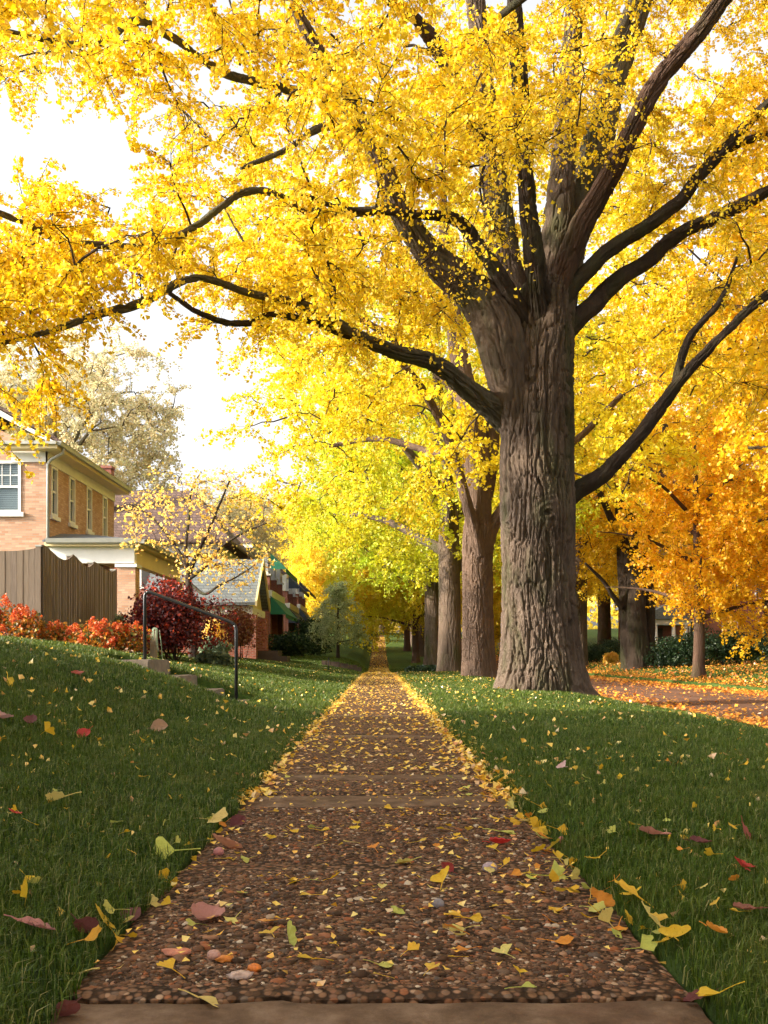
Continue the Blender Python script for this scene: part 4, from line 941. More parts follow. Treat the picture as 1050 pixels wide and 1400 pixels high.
# porch
PX1, PY0, PY1, PZ = -7.85, 31.9, 39.3, 4.1
p = MB()
e0, e1 = (PX1+.3, PY0-.3), (PX1+.3, PY1+.3)
top = PZ+.72
p.add([(X0+.004, e0[1], PZ+.3), (e0[0], e0[1], PZ+.3), (e1[0], e1[1], PZ+.3), (X0+.004, e1[1], PZ+.3), (X0+.004, PY0+1.6, top), (X0+.004, PY1-1.6, top), (X0+1.0, PY0+1.7, top-.02), (X0+1., PY1-1.7, top-.02)],
      [[0, 1, 6, 4], [1, 2, 7, 6], [2, 3, 5, 7], [4, 6, 7, 5]]); p.box(X0+.004, e0[0]-.02, e0[1]+.02, e1[1]-.02, PZ+.24, PZ+.295)
p.build('porch_roof', M['shingle_slate'], house)
p = MB(); p.prism([(y_, z_) for y_, z_ in ((e0[1]-.004, PZ+.16), (e0[1]-.1, PZ+.2), (e0[1]-.13, PZ+.33), (e0[1]-.004, PZ+.33))], 'x', X0+.15, e0[0]); p.prism(gprof(e0[0]+.003, PZ+.17), 'y', e0[1]-.1, e1[1]); p.build('gutter', M['gutter'], house)
p = MB(); p.box(X0+.06, PX1+.02, PY0-.02, PY0+.3, PZ-.42, PZ+.1); p.build('porch_beam', M['white'], house)
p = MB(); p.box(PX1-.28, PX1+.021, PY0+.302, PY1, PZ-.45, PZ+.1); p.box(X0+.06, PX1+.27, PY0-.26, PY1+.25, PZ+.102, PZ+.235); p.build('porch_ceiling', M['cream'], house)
for y0 in (PY0-.06, PY1-.6):
    p = MB(); p.box(PX1-.52, PX1+.06, y0, y0+.58, .5, PZ-.56); pr = p.build('porch_pier', M['tan_brick'], house)
    p = MB(); p.box(PX1-.58, PX1+.12, y0-.06, y0+.64, PZ-.558, PZ-.452); p.build('pier_cap', M['white'], pr)
p = MB(); p.box(X0+.01, PX1, PY0+.1, PY1, .4, 1.25); p.build('porch_base', M['tan_brick'], house)
p = MB(); p.box(X0+.005, X0+.06, 35.2, 36.2, 1.26, 3.4); p.build('door', M['door'], house)
p = MB(); p.box(X0+.3, X0+.9, 33.2, 33.9, 1.252, 2.3); p.box(X0+.35, X0+.85, 33.8, 33.95, 2.3, 2.9); p.build('porch_bench', M['dark_wood'], house)

# ------------------------------------------------------------------ fence
fence = thing('wooden_fence', 'weathered grey-brown board fence with scalloped top in front of the tan house', 'fence', (-7.45, 22, .95))
for k, (ya, yb) in enumerate(((22.05, 24.2), (24.2, 26.0), (26.0, 28.2))):
    b = MB(); n_ = 15
    for i in range(n_):
        u0, u1 = i/n_, (i+1)/n_; f_ = lambda u: 3.17-(.2, .2, .14)[k]*math.sin(math.pi*u**1.5)**.9
        a0, a1 = ya+(yb-ya)*u0, ya+(yb-ya)*u1-.008; xo = -7.45+.004*(i % 3)
        b.hexa([(xo, a0, .7), (xo+.022, a0, .7), (xo+.022, a1, .7), (xo, a1, .7), (xo, a0, f_(u0)), (xo+.022, a0, f_(u0)), (xo+.022, a1, f_(u1)), (xo, a1, f_(u1))])
    b.build('board_panel', M['fence'], fence)
b = MB(); n_ = 46
for i in range(n_):
    xa = -7.47-.132*(i+1); f_ = lambda x: 3.02+.12*math.exp(-(-7.47-x)/.22); yo = 22+.004*(i % 3)
    b.hexa([(xa, yo, .7), (xa+.126, yo, .7), (xa+.126, yo+.022, .7), (xa, yo+.022, .7), (xa, yo, f_(xa)), (xa+.126, yo, f_(xa+.126)), (xa+.126, yo+.022, f_(xa+.126)), (xa, yo+.022, f_(xa))])
b.build('board_panel', M['fence'], fence)
for yy in (22.06, 24.2, 26.0, 28.2):
    q = MB(); q.box(-7.58, -7.47, yy-.05, yy+.06, .6, 3.12); po = q.build('post', M['fence'], fence)
    q = MB(); q.box(-7.6, -7.452, yy-.07, yy+.08, 3.122, 3.16); q.build('post_cap', M['gutter'], po)

# hose post
x = gx(211, 20.5); z0 = float(H(x, 20.5))
q = MB(); q.box(x-.08, x+.05, 20.45, 20.57, z0-.1, z0+.66); q.box(x-.09, x+.06, 20.44, 20.58, z0+.662, z0+.69)
tag(q.build('wooden_post', M['post_wood'], base=(x, 20.5, z0)), 'short weathered wooden post beside the maroon shrub', 'post')
q = MB(); ang = np.linspace(-.3, 3.6, 26)
for j, (rr, hh) in enumerate(((.035, .36), (.05, .44), (.025, .3))):
    pts = [(x+.04+rr*math.cos(a), 20.40-.015*j, z0+.70+rr*math.sin(a)-(hh*(.0 if math.sin(a) > 0 else -math.sin(a)))) for a in ang]
    pts = [(x+.04+rr*1.3, 20.40-.015*j, z0+.70-hh)]+pts; q.tube(catmull(np.array(pts), 40), .009, 6)
q.tube(catmull(np.array([(x+.13, 20.39, z0+.7), (x+.17, 20.38, z0+.4), (x+.2, 20.38, z0+.1), (x+.28, 20.36, z0+.02)]), 24), .009, 6)
tag(q.build('garden_hose', M['hose'], base=(x, 20.4, z0), smooth=True), 'pale green garden hose looped over the short post', 'hose')

# ------------------------------------------------------------------ steps and handrail
SG = 'stone steps down to the sidewalk'
def stone(xa, xb, zt, th, lab, seed):
    r = np.random.default_rng(seed); bm = bmesh.new()
    bmesh.ops.create_cube(bm, size=1)
    for v in bm.verts: v.co.x = (xa+xb)/2+v.co.x*(xb-xa); v.co.y = (STEP[2]+STEP[3])/2+v.co.y*(STEP[3]-STEP[2]+.02); v.co.z = zt-th/2+v.co.z*th
    bmesh.ops.bevel(bm, geom=bm.edges[:], offset=.015, segments=2, affect='EDGES')
    bmesh.ops.subdivide_edges(bm, edges=bm.edges[:], cuts=5, use_grid_fill=True)
    V = np.array([v.co[:] for v in bm.verts])
    for v, d in zip(bm.verts, np.stack([vnoise(V*7+seed), vnoise(V*7+seed+9), vnoise(V*6+seed+20)], -1)*.012): v.co.x += d[0]; v.co.y += d[1]; v.co.z += d[2]*.6
    b = ((xa+xb)/2, 12.5, zt-th)
    for v in bm.verts: v.co.x -= b[0]; v.co.y -= b[1]; v.co.z -= b[2]
    me = bpy.data.meshes.new('stone_step'); bm.to_mesh(me); bm.free(); me.materials.append(M['stone'])
    tag(link('stone_step', me, base=b), lab, 'step', SG)
stone(-3.5, -2.76, .655, .2, 'top stone step carrying the upper handrail post', 1)
stone(-2.78, -2.40, .455, .2, 'second stone step, half buried in the lawn', 2)
stone(-2.42, -2.03, .275, .2, 'third stone step near the lower handrail post', 3)
stone(-2.05, -1.66, .13, .18, 'lowest stone step sunk in the grass', 4)
rail = thing('handrail', 'black iron pipe handrail sloping down beside the stone steps', 'handrail', (-2.3, 12.3, .3))
RY = 12.3
ua, ub = P(198, 905, RY), P(323, 962, RY); za, zb = P(198, 807, RY)[2], P(323, 853, RY)[2]
def arc(p0, p1, p2, r=.09, n=7):
    p0, p1, p2 = map(np.array, (p0, p1, p2)); a = p1+unit(p0-p1)*r; b = p1+unit(p2-p1)*r; t = np.linspace(0, 1, n)[:, None]
    return (1-t)**2*a+2*t*(1-t)*p1+t*t*b
A0, A1, B1, B0 = (ua[0], RY, ua[2]-.2), (ua[0], RY, za), (ub[0], RY, zb), (ub[0], RY, ub[2]-.2)
m1 = np.vstack([arc(A0, A1, B1)[3:], arc(A1, B1, B0)[:4]]); MB().tube(m1, .021, 12).build('rail', M['black_iron'], rail, smooth=True)
MB().tube(np.vstack([[A0], arc(A0, A1, B1)[:4]]), .0212, 12).build('post', M['black_iron'], rail, smooth=True)
MB().tube(np.vstack([arc(A1, B1, B0)[3:], [B0]]), .0212, 12).build('post', M['black_iron'], rail, smooth=True)

# ------------------------------------------------------------------ bungalow and the awning houses
bg = thing('bungalow', 'red brick house with a grey shingle porch roof and big brown tiled main roof', 'house', (-8, 46, .8))
q = MB(); q.box(-15.5, -7.7, 47.5, 56, .5, 6.2); q.build('wall', M['red_brick'], bg)
q = MB(); x0, x1, ya, yb, ze, zr = -16.2, -7.0, 46.9, 56.6, 6.2, 9.3
q.add([(x0, ya, ze), (x1, ya, ze), (x1, yb, ze), (x0, yb, ze), (x0+2.6, (ya+yb)/2, zr), (x1-2.6, (ya+yb)/2, zr), (x0, ya, ze-.15), (x1, ya, ze-.15), (x1, yb, ze-.15), (x0, yb, ze-.15)],
      [[0, 1, 5, 4], [2, 3, 4, 5], [6, 7, 1, 0], [7, 8, 2, 1], [8, 9, 3, 2], [9, 6, 0, 3], [9, 8, 7, 6]], [[1, 2, 5], [3, 0, 4]])
rf = q.build('roof', M['shingle_brown'], bg)
q = MB(); q.box(-13.75, -13.3, 49.4, 50., 7.4, 10.02); q.box(-13.8, -13.25, 49.34, 50.06, 10.02, 10.15); q.build('chimney', M['red_brick'], rf)
q = MB(); q.box(-15.6, -7.6, 47.42, 47.497, 5.6, 6.05); q.box(-7.697, -7.62, 47.5, 56, 5.6, 6.05); q.build('frieze', M['white'], bg)
# grey porch wing with gable towards the street
q = MB(); ya, ym, yb, ze, zr, xa, xb = 43.9, 46.6, 49.3, 2.95, 5.1, -10.5, -5.45
q.hexa([(xa, ya, ze), (xb, ya, ze), (xb, ym, zr), (xa, ym, zr), (xa, ya, ze+.13), (xb, ya, ze+.13), (xb, ym, zr+.13), (xa, ym, zr+.13)])
q.hexa([(xa, ym, zr), (xb, ym, zr), (xb, yb, ze), (xa, yb, ze), (xa, ym, zr+.13), (xb, ym, zr+.13), (xb, yb, ze+.13), (xa, yb, ze+.13)])
q.build('porch_roof', M['shingle_grey'], bg)
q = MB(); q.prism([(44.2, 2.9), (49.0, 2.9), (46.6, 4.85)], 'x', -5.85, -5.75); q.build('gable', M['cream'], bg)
q = MB()
for (y0, y1, z0, z1) in ((43.86, 46.6, 2.9, 5.05), (46.6, 49.34, 5.05, 2.9)):
    q.hexa([(-5.45, y0, z0), (-5.37, y0, z0), (-5.37, y1, z1), (-5.45, y1, z1), (-5.45, y0, z0+.22), (-5.37, y0, z0+.22), (-5.37, y1, z1+.22), (-5.45, y1, z1+.22)])
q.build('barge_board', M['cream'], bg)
q = MB(); q.box(-10.4, -5.6, 44.2, 44.4, 2.55, 2.93); q.box(-5.8, -5.6, 44.402, 49, 2.55, 2.88); q.build('porch_beam', M['white'], bg)
for (xx, yy) in ((-5.95, 44.15), (-5.95, 48.6), (-8.6, 44.15)):
    q = MB(); q.box(xx, xx+.5, yy, yy+.5, .2, 2.548); q.build('porch_pier', M['red_brick'], bg)
q = MB(); q.box(-10.4, -5.9, 44.45, 47.45, .3, 1.15); q.build('porch_base', M['red_brick'], bg)
q = MB(); q.box(-9.2, -8.2, 47.41, 47.498, 1.16, 3.2); q.build('door', M['dark_wood'], bg)
for (xa, xb) in ((-11.4, -10.3), (-9.8, -8.7)):
    q = MB(); q.box(xa, xb, 47.40, 47.497, 3.9, 5.4); wn = q.build('window', M['white'], bg)
    q = MB(); q.box(xa+.1, xb-.1, 47.385, 47.398, 4.0, 5.3); q.build('pane', M['room'], wn)
q = MB(); q.box(-5.6, -4.6, 45.5, 47.2, .1, .95); q.box(-4.6, -4.2, 45.5, 47.2, .1, .7); q.build('porch_steps', M['dark_wood'], bg)

def awning_house(name, label, Y, Xf, cloth, group, zb, hh=7.2):
    h = thing(name, label, 'house', (Xf, Y, zb), group); D, Wd = 8.5, 9.
    q = MB(); q.box(Xf-Wd, Xf-2, Y+.4, Y+D-.4, zb-.5, zb+hh-.9); q.build('wall', M['red_brick'], h)
    q = MB(); ya, yb, x0, x1, ze = Y-.3, Y+D+.3, Xf-Wd-.6, Xf-.9, zb+hh-.75; zr = ze+2.4
    q.add([(x0, ya, ze), (x1, ya, ze), (x1, yb, ze), (x0, yb, ze), (x0+3, (ya+yb)/2, zr), (x1-3, (ya+yb)/2, zr)], [[0, 1, 5, 4], [2, 3, 4, 5], [3, 2, 1, 0]], [[1, 2, 5], [3, 0, 4]]); q.build('roof', M['shingle_brown'], h)
    q = MB(); q.box(x0+.1, x1-.05, ya+.06, yb-.06, ze-.26, ze-.004); q.box(x0+.4, x1-.4, ya+.4, yb-.4, ze-.5, ze-.262); q.build('cornice', M['white'], h)
    zf = zb+3.35
    q = MB(); q.box(Xf-2.2, Xf+.1, Y+.3, Y+D-.3, zf, zf+.45); q.build('balcony_floor', M['white'], h)
    for yy in (Y+.4, Y+D/2-.3, Y+D-1.):
        q = MB(); q.box(Xf-.6, Xf, yy, yy+.6, zb-.3, zf-.004); q.build('porch_pier', M['red_brick'], h)
        q = MB(); q.box(Xf-.55, Xf-.05, yy+.05, yy+.55, zf+.452, zf+1.3); cp = q.build('balcony_pier', M['red_brick'], h)
        q = MB(); q.box(Xf-.62, Xf+.02, yy-.02, yy+.62, zf+1.302, zf+1.4); q.build('pier_cap', M['white'], cp)
        q = MB(); q.box(Xf-.45, Xf-.15, yy+.15, yy+.45, zf+1.402, ze-.5); q.build('column', M['white'], h)
    for (z0, z1) in ((zf+.1, zf-.95), (ze-.55, ze-1.45)):
        q = MB(); q.hexa([(Xf+.02, Y+.2, z0), (Xf+.9, Y+.2, z1), (Xf+.9, Y+D-.4, z1), (Xf+.02, Y+D-.4, z0), (Xf+.02, Y+.2, z0+.04), (Xf+.93, Y+.2, z1+.03), (Xf+.93, Y+D-.4, z1+.03), (Xf+.02, Y+D-.4, z0+.04)])
        q.hexa([(Xf+.02, Y+.2, z1), (Xf+.9, Y+.2, z1-.004), (Xf+.9, Y+.22, z1-.004), (Xf+.02, Y+.22, z1), (Xf+.02, Y+.2, z0-.004), (Xf+.06, Y+.2, z0-.05), (Xf+.06, Y+.22, z0-.05), (Xf+.02, Y+.22, z0-.004)])
        q.box(Xf+.89, Xf+.92, Y+.2, Y+D-.4, z1-.2, z1-.002); q.build('awning', M[cloth], h)
    for (a, b) in ((Xf-6.8, Xf-5.6), (Xf-4.4, Xf-3.2)):
        q = MB(); q.box(a, b, Y+.32, Y+.398, zb+4.2, zb+5.8); wn = q.build('window', M['white'], h)
        q = MB(); q.box(a+.1, b-.1, Y+.305, Y+.318, zb+4.3, zb+5.7); q.build('pane', M['room'], wn)
    q = MB(); q.box(Xf-2.5, Xf, Y+.2, Y+D-.2, zb-.6, zb+.35); q.build('porch_base', M['red_brick'], h)
    return h
AW = 'brick houses with awning porches'
awning_house('awning_house', 'brick house with bright green awnings and white columns beyond the bungalow', 57, -6.25, 'green_cloth', AW, .7)
awning_house('awning_house', 'brick house with navy awnings behind the green-awninged one', 69, -6.3, 'navy_cloth', AW, .6, 7.0)
awning_house('awning_house', 'farthest brick house with dark awnings half hidden by yellow leaves', 82, -6.6, 'navy_cloth', AW, 1.2, 7.0)

awning_house('awning_house', 'unseen brick house added left of the viewer to shade the foreground', -1.4, -9.6, 'navy_cloth', AW, .9, 6.8)  # unseen house, added so that its shadow covers the foreground
awning_house('awning_house', 'unseen brick house added behind the viewer to shade the foreground', -10.6, -9.6, 'navy_cloth', AW, .9, 6.8)  # second unseen house, added to carry that shadow closer to the camera
# house across the street with white porch
hr = thing('brick_house', 'red brick house across the street with a small white columned porch', 'house', (21, 74, .4))
q = MB(); q.box(20.2, 32, 75.5, 84, .2, 7.5); q.build('wall', M['red_brick'], hr)
q = MB(); q.add([(19.6, 74.9, 7.5), (32.6, 74.9, 7.5), (32.6, 84.6, 7.5), (19.6, 84.6, 7.5), (23, 79.7, 10.5), (29, 79.7, 10.5)], [[0, 1, 5, 4], [2, 3, 4, 5], [3, 2, 1, 0]], [[1, 2, 5], [3, 0, 4]]); q.build('roof', M['shingle_grey'], hr)
q = MB(); q.prism([(19.0, 3.4), (23., 3.4), (21., 4.5)], 'y', 72.6, 75.4); q.build('porch_roof', M['shingle_grey'], hr)
q = MB(); q.box(19.2, 22.8, 72.8, 75.4, 3.0, 3.38); q.build('porch_beam', M['white'], hr)
for xx in (19.35, 20.3, 21.6, 22.5): MB().tube([(xx, 73, .5), (xx, 73, 2.998)], [.17, .13], 12).build('column', M['white'], hr, smooth=True)
q = MB(); q.box(20.6, 21.5, 75.42, 75.497, .7, 2.8); q.build('door', M['dark_wood'], hr)
for a in (23.5, 26, 28.5):
    for z in (1.6, 5.0):
        q = MB(); q.box(a, a+1.2, 75.4, 75.497, z, z+1.8); wn = q.build('window', M['white'], hr)
        q = MB(); q.box(a+.1, a+1.1, 75.385, 75.398, z+.1, z+1.7); q.build('pane', M['room'], wn)

# little things on the far lawn
x = gx(449, 38); z0 = float(H(x, 38))
q = MB(); q.tube([(x, 38, z0-.05), (x+.01, 38, z0+.45)], .018, 8); q.tube([(x+.01, 38, z0+.45), (x+.01, 38, z0+.5)], .03, 8)
tag(q.build('lawn_stake', M['black_iron'], base=(x, 38, z0), smooth=True), 'thin dark stake stuck in the far left lawn', 'stake')
q = MB()
for i in range(9):
    xa = -2.7+.21*i; zz = float(H(xa, 47))
    q.box(xa, xa+.2, 46.9+.01*(i % 3), 47.15, zz-.3, zz+.2+.02*(i % 2))
tag(q.build('retaining_wall', M['dark_wood'], base=(-1.8, 47, .1)), 'low dark garden wall ending beside the far sidewalk', 'wall')
# concrete walks crossing the left lawn
def walk(y0, y1, xa, xb):
    u = np.linspace(xa, xb, 40); V = np.array([(a, b, float(H(a, b))+.012) for b in np.linspace(y0, y1, 6) for a in u]); ix = np.arange(240).reshape(6, 40)
    tag(obj_np('walkway', V, None, np.stack([ix[:-1, :-1], ix[:-1, 1:], ix[1:, 1:], ix[1:, :-1]], -1).reshape(-1, 4), M['asphalt_dark'], smooth=True), kind='structure')
walk(39.5, 41., -9, -2.6)

# ------------------------------------------------------------------ fallen leaves
def ginkgo_leaf(seed):
    r = np.random.default_rng(seed); nr, na = 5, 13; V = []
    half = r.uniform(.75, 1.05); curl = r.uniform(-1.6, 2.2); foldk = r.uniform(-.5, .9); wav = r.uniform(.02, .06)
    for i in range(nr):
        q = (i+.35)/(nr-.65)
        for j in range(na):
            t = -half+2*half*j/(na-1); rad = q*(1+.06*math.sin(t*9+seed)-(.22*math.exp(-(t/.07)**2) if i == nr-1 else 0)-.12*(abs(t)/half)**4)
            x, y_ = math.sin(t)*rad, math.cos(t)*rad
            z = .16*curl*(q**2)*(.6+.4*math.cos(t*1.5))+foldk*.35*abs(x)+wav*math.sin(t*11+seed)*q
            V.append((x, y_, z))
    ix = np.arange(nr*na).reshape(nr, na); F4 = np.stack([ix[:-1, :-1], ix[:-1, 1:], ix[1:, 1:], ix[1:, :-1]], -1).reshape(-1, 4).tolist()
    V = np.array(V); bend = r.uniform(-.3, .3); L = r.uniform(.7, 1.3)
    pts = np.array([(0, .1, 0), (bend*.15, -.25*L, .03), (bend*.5, -.6*L, .05), (bend, -.95*L, .02)]); tv, tf = tubes(pts[None], np.array([[.035, .025, .022, .03]]), 5)
    V = np.vstack([V, tv]); F4 = F4+(tf+nr*na).tolist(); V[:, 2] -= np.percentile(V[:, 2], 8)
    return mesh_np('ginkgo_leaf', V, None, F4, [M['litter']], smooth=True)
def oval_leaf(seed):
    r = np.random.default_rng(seed); nu, nv = 13, 7; V = []; curl = r.uniform(.3, 1.6); fold = r.uniform(.2, .7); tw = r.uniform(-.5, .5)
    for i in range(nu):
        u = i/(nu-1); w_ = .42*math.sin(math.pi*u**.85)**.8+.004
        for j in range(nv):
            v = -1+2*j/(nv-1); x = v*w_; z = fold*abs(v)*w_+.25*curl*(u-.5)**2*2+tw*v*w_*u+.03*math.sin(u*25+abs(v)*3)*abs(v)
            V.append((x, u*1.15-.55, z))
    ix = np.arange(nu*nv).reshape(nu, nv); F4 = np.stack([ix[:-1, :-1], ix[:-1, 1:], ix[1:, 1:], ix[1:, :-1]], -1).reshape(-1, 4).tolist(); V = np.array(V)
    tv, tf = tubes(np.array([[(0, -.5, .05), (.02, -.7, .1), (.06, -.9, .1)]]), np.array([[.03, .02, .02]]), 5); F4 += (tf+nu*nv).tolist(); V = np.vstack([V, tv]); V[:, 2] -= np.percentile(V[:, 2], 8)
    return mesh_np('broad_leaf', V, None, F4, [M['litter']], smooth=True)
GL = [ginkgo_leaf(s) for s in range(1, 13)]; OL = [oval_leaf(s) for s in range(1, 7)]
CY, CP, CG, CO, CK, CM, CR, CB, CT = (.94, .58, .025), (.92, .76, .22), (.66, .66, .13), (.88, .34, .03), (.62, .27, .22), (.16, .035, .03), (.55, .035, .025), (.30, .10, .06), (.50, .32, .18)
def ground_px(px, py):
    d = np.array([(px-VX)/F_PX, 1., -(py-VY)/F_PX]); Y = np.linspace(1.3, 40, 4000); X = d[0]*Y; Z = EYE+d[2]*Y
    below = Z < H(X, Y, False); k = np.argmax(below); return X[k], Y[k]
rl = np.random.default_rng(77)
def put(kind, x, y_, size, col, lab, group=None, tilt=None, rz=None, lift=None, me=None):
    lawn = abs(x) > .66
    m = me or (GL[rl.integers(len(GL))] if kind == 'ginkgo_leaf' else OL[rl.integers(len(OL))])
    o = bpy.data.objects.new(kind, m); COL.objects.link(o)
    if lift is None: lift = (.035+.012*rl.random()) if lawn else .008+.006*rl.random()
    o.location = (x, y_, float(H(x, y_, False))+lift); ti = tilt if tilt is not None else (.55 if lawn else .22)
    o.rotation_euler = (rl.normal(0, ti), rl.normal(0, ti), rz if rz is not None else rl.uniform(0, 6.28)); o.scale = (size,)*3
    j = rl.uniform(.88, 1.08); o.color = (min(col[0]*j, .95), min(col[1]*j*rl.uniform(.92, 1.06), .9), col[2]*j, 1); tag(o, lab, 'leaf', group); return o
HERO = [ # px, py, kind, width px, colour, label, tilt
 (395, 1292, 'g', 30, CG, 'pale green-yellow ginkgo leaf standing curled on bare pebbles near the front of the slab', .5),
 (268, 1370, 'g', 40, CP, 'yellow-green ginkgo leaf lying across the front joint of the slab', .2),
 (112, 1340, 'g', 48, CP, 'large pale yellow ginkgo leaf at the front left corner of the slab', .25),
 (168, 1268, 'g', 40, CP, 'pale yellow ginkgo leaf poking out of the left grass edge onto the slab', .3),
 (143, 1284, 'g', 34, CY, 'bright yellow curled ginkgo leaf beside maroon leaves on the left edge', .7),
 (114, 1310, 'g', 30, (.85, .42, .02), 'deep golden curled ginkgo leaf at the left edge below the maroon leaves', .6),
 (282, 1259, 'o', 58, CK, 'large mauve-pink dried leaf curled on the slab', .25),
 (322, 1259, 'g', 22, CP, 'little pale ginkgo leaf touching the tip of the mauve-pink leaf', .3),
 (236, 1334, 'g', 26, CY, 'slim yellow ginkgo leaf near the orange fruit pulp', .2),
 (48, 1292, 'o', 52, CK, 'dusty pink leaf lying in the left grass near the front', .35),
 (36, 1250, 'g', 26, CY, 'yellow ginkgo leaf standing upright in the left grass', 1.1),
 (683, 1157, 'o', 30, CR, 'bright red leaf on the slab right of its middle', .2),
 (680, 1141, 'g', 28, CG, 'green-yellow ginkgo leaf just behind the bright red leaf', .5),
 (750, 1203, 'g', 34, CG, 'plump green curled ginkgo leaf with a long stem on the right of the slab', .6),
 (605, 1211, 'g', 26, CY, 'yellow ginkgo leaf lying between lilac fruit and slab middle', .3),
 (562, 1181, 'g', 24, CP, 'pale yellow ginkgo leaf near the middle of the slab', .4),
 (636, 1274, 'g', 24, CP, 'pale yellow folded ginkgo leaf below the grey round nut', .5),
 (557, 1306, 'g', 20, CY, 'bright yellow oval-looking leaf alone near the front of the slab', .3),
 (632, 1259, 'g', 28, CY, 'long-stemmed yellow leaf lying right of the grey round nut', .1),
 (515, 1327, 'g', 24, CG, 'olive-yellow leaf alone near the front middle of the slab', .3),
 (712, 1360, 'g', 24, CG, 'olive leaf with curved stem near the front joint on the right', .3),
 (806, 1246, 'g', 24, CG, 'dull green leaf near the right edge of the slab', .3),
 (752, 1266, 'g', 26, CO, 'orange leaf scrap on the right half of the slab', .3),
 (757, 1293, 'g', 28, CO, 'orange and pink leaf scrap nearer the front on the right', .2),
 (892, 1156, 'o', 48, (.70, .28, .22), 'pink leaf lying on the right lawn', .3),
 (957, 1170, 'o', 28, CM, 'dark maroon leaf right of the pink leaf on the right lawn', .3),
 (1015, 1206, 'o', 36, CR, 'red leaf on the right lawn near the picture edge', .3),
 (1018, 1155, 'o', 30, (.40, .09, .07), 'dull red leaf half sunk in the right lawn', .6),
 (1022, 1270, 'o', 44, CB, 'brown-red leaf in the grass at the right edge of view', .3),
 (978, 1298, 'o', 32, CO, 'bright orange leaf standing up in the right grass', 1.1),
 (873, 1252, 'g', 42, CY, 'spiky golden ginkgo leaf heaped on the right slab edge', .8),
 (905, 1290, 'g', 44, CP, 'big cream-yellow ginkgo leaf on the right edge of the slab', .4),
 (922, 1306, 'g', 36, CY, 'plump yellow ginkgo leaf curled at the right slab edge', .4),
 (958, 1372, 'o', 44, CM, 'dark maroon leaf at the chipped right front corner', .5),
 (985, 1388, 'g', 34, CY, 'yellow ginkgo leaf at the right front corner in the grass', .4),
 (612, 1193, 'o', 20, (.30, .03, .02), 'small dark red leaf left of the lilac fruit', .4),
 (4, 990, 'o', 34, (.62, .34, .30), 'dusty pink leaf on the left lawn at the picture edge', .4),
 (42, 995, 'o', 22, CM, 'dark red leaf on the left lawn beside the dusty pink one', .6),
 (114, 1012, 'o', 22, CR, 'red leaf standing in the left lawn', .8),
 (218, 1003, 'o', 24, CT, 'tan leaf on the left lawn above the dark grass', .4),
 (61, 1011, 'g', 16, CY, 'yellow ginkgo leaf upright in the left lawn near the red ones', 1.2),
 (10, 936, 'g', 20, CY, 'yellow ginkgo leaf near the crest of the left lawn', 1.),
 (106, 927, 'o', 22, (.35, .05, .03), 'brown-red leaf high on the left lawn below the steps', .4),
 (770, 1056, 'o', 20, (.66, .42, .38), 'pale pink leaf in the middle of the right lawn', .7),
 (90, 1103, 'g', 28, CP, 'whitish-yellow ginkgo leaf in the dark left grass', .4),
 (20, 1125, 'o', 24, CR, 'small red leaf in the left grass at the picture edge', .5),
 (325, 1128, 'o', 26, CM, 'maroon leaf pressed against the left grass edge', .5),
 (118, 1292, 'o', 40, (.20, .06, .05), 'dark purple-brown leaf leaning on the left slab edge', .9),
 (178, 1258, 'o', 34, (.26, .10, .085), 'purple-brown leaf leaning in the gap at the left slab edge', .9),
 (310, 1160, 'o', 44, (.58, .28, .16), 'tan-orange folded leaf on the left slab edge', .4),
 (285, 1134, 'g', 30, CP, 'pale ginkgo leaf with upright stem at the left grass edge', .6),
 (240, 1180, 'g', 34, CG, 'yellow-green ginkgo leaf overhanging the left slab edge', .5),
 (92, 1392, 'o', 40, (.24, .07, .06), 'wine-coloured leaf at the front left corner in the grass', .5)]
for (px, py, kd, wp, col, lab, ti) in HERO:
    x, y_ = ground_px(px, py)
    put('ginkgo_leaf' if kd == 'g' else 'broad_leaf', x, y_, wp*y_/F_PX*(.92 if kd == 'g' else .95), col, lab, 'fallen leaves with a look of their own', ti)
PAL = [CY, CY, CP, CY, CG, CO, (.86, .58, .06)]
def scat(n, fx, fy, sz, lab, group, pal=PAL, tilt=None):
    for _ in range(n):
        y_ = fy(); x = fx(y_); put('ginkgo_leaf', x, y_, rl.uniform(*sz), pal[rl.integers(len(pal))], lab, group, tilt)
scat(74, lambda y_: rl.uniform(-.6, .6), lambda: rl.uniform(2.15, 4.6), (.018, .040), 'small yellow ginkgo leaf scattered on the nearest pebbled slab', 'small leaves on the nearest slab')
scat(62, lambda y_: .635+rl.normal(.0, .032), lambda: rl.uniform(2.2, 4.8), (.026, .048), 'yellow ginkgo leaf heaped along the right edge of the near slab', 'leaves along the right slab edge', tilt=.6)
scat(20, lambda y_: -.64+rl.normal(.0, .025), lambda: rl.uniform(2.3, 4.8), (.020, .036), 'yellow ginkgo leaf caught along the left edge of the near slab', 'leaves along the left slab edge', tilt=.6)
scat(28, lambda y_: rl.uniform(.75, min(.39*y_, 3)), lambda: rl.uniform(2.2, 6.), (.018, .032), 'yellow ginkgo leaf lying in the near grass right of the slab', 'leaves in the near right grass', tilt=.8)
scat(26, lambda y_: -rl.uniform(.75, min(.38*y_, 3)), lambda: rl.uniform(2.2, 6.), (.016, .03), 'yellow ginkgo leaf lying in the near grass left of the slab', 'leaves in the near left grass', tilt=.8)
scat(30, lambda y_: rl.uniform(-.6, .62), lambda: rl.uniform(4.7, 6.), (.018, .034), 'yellow ginkgo leaf on the concrete bands behind the near slab', 'leaves on the concrete bands')
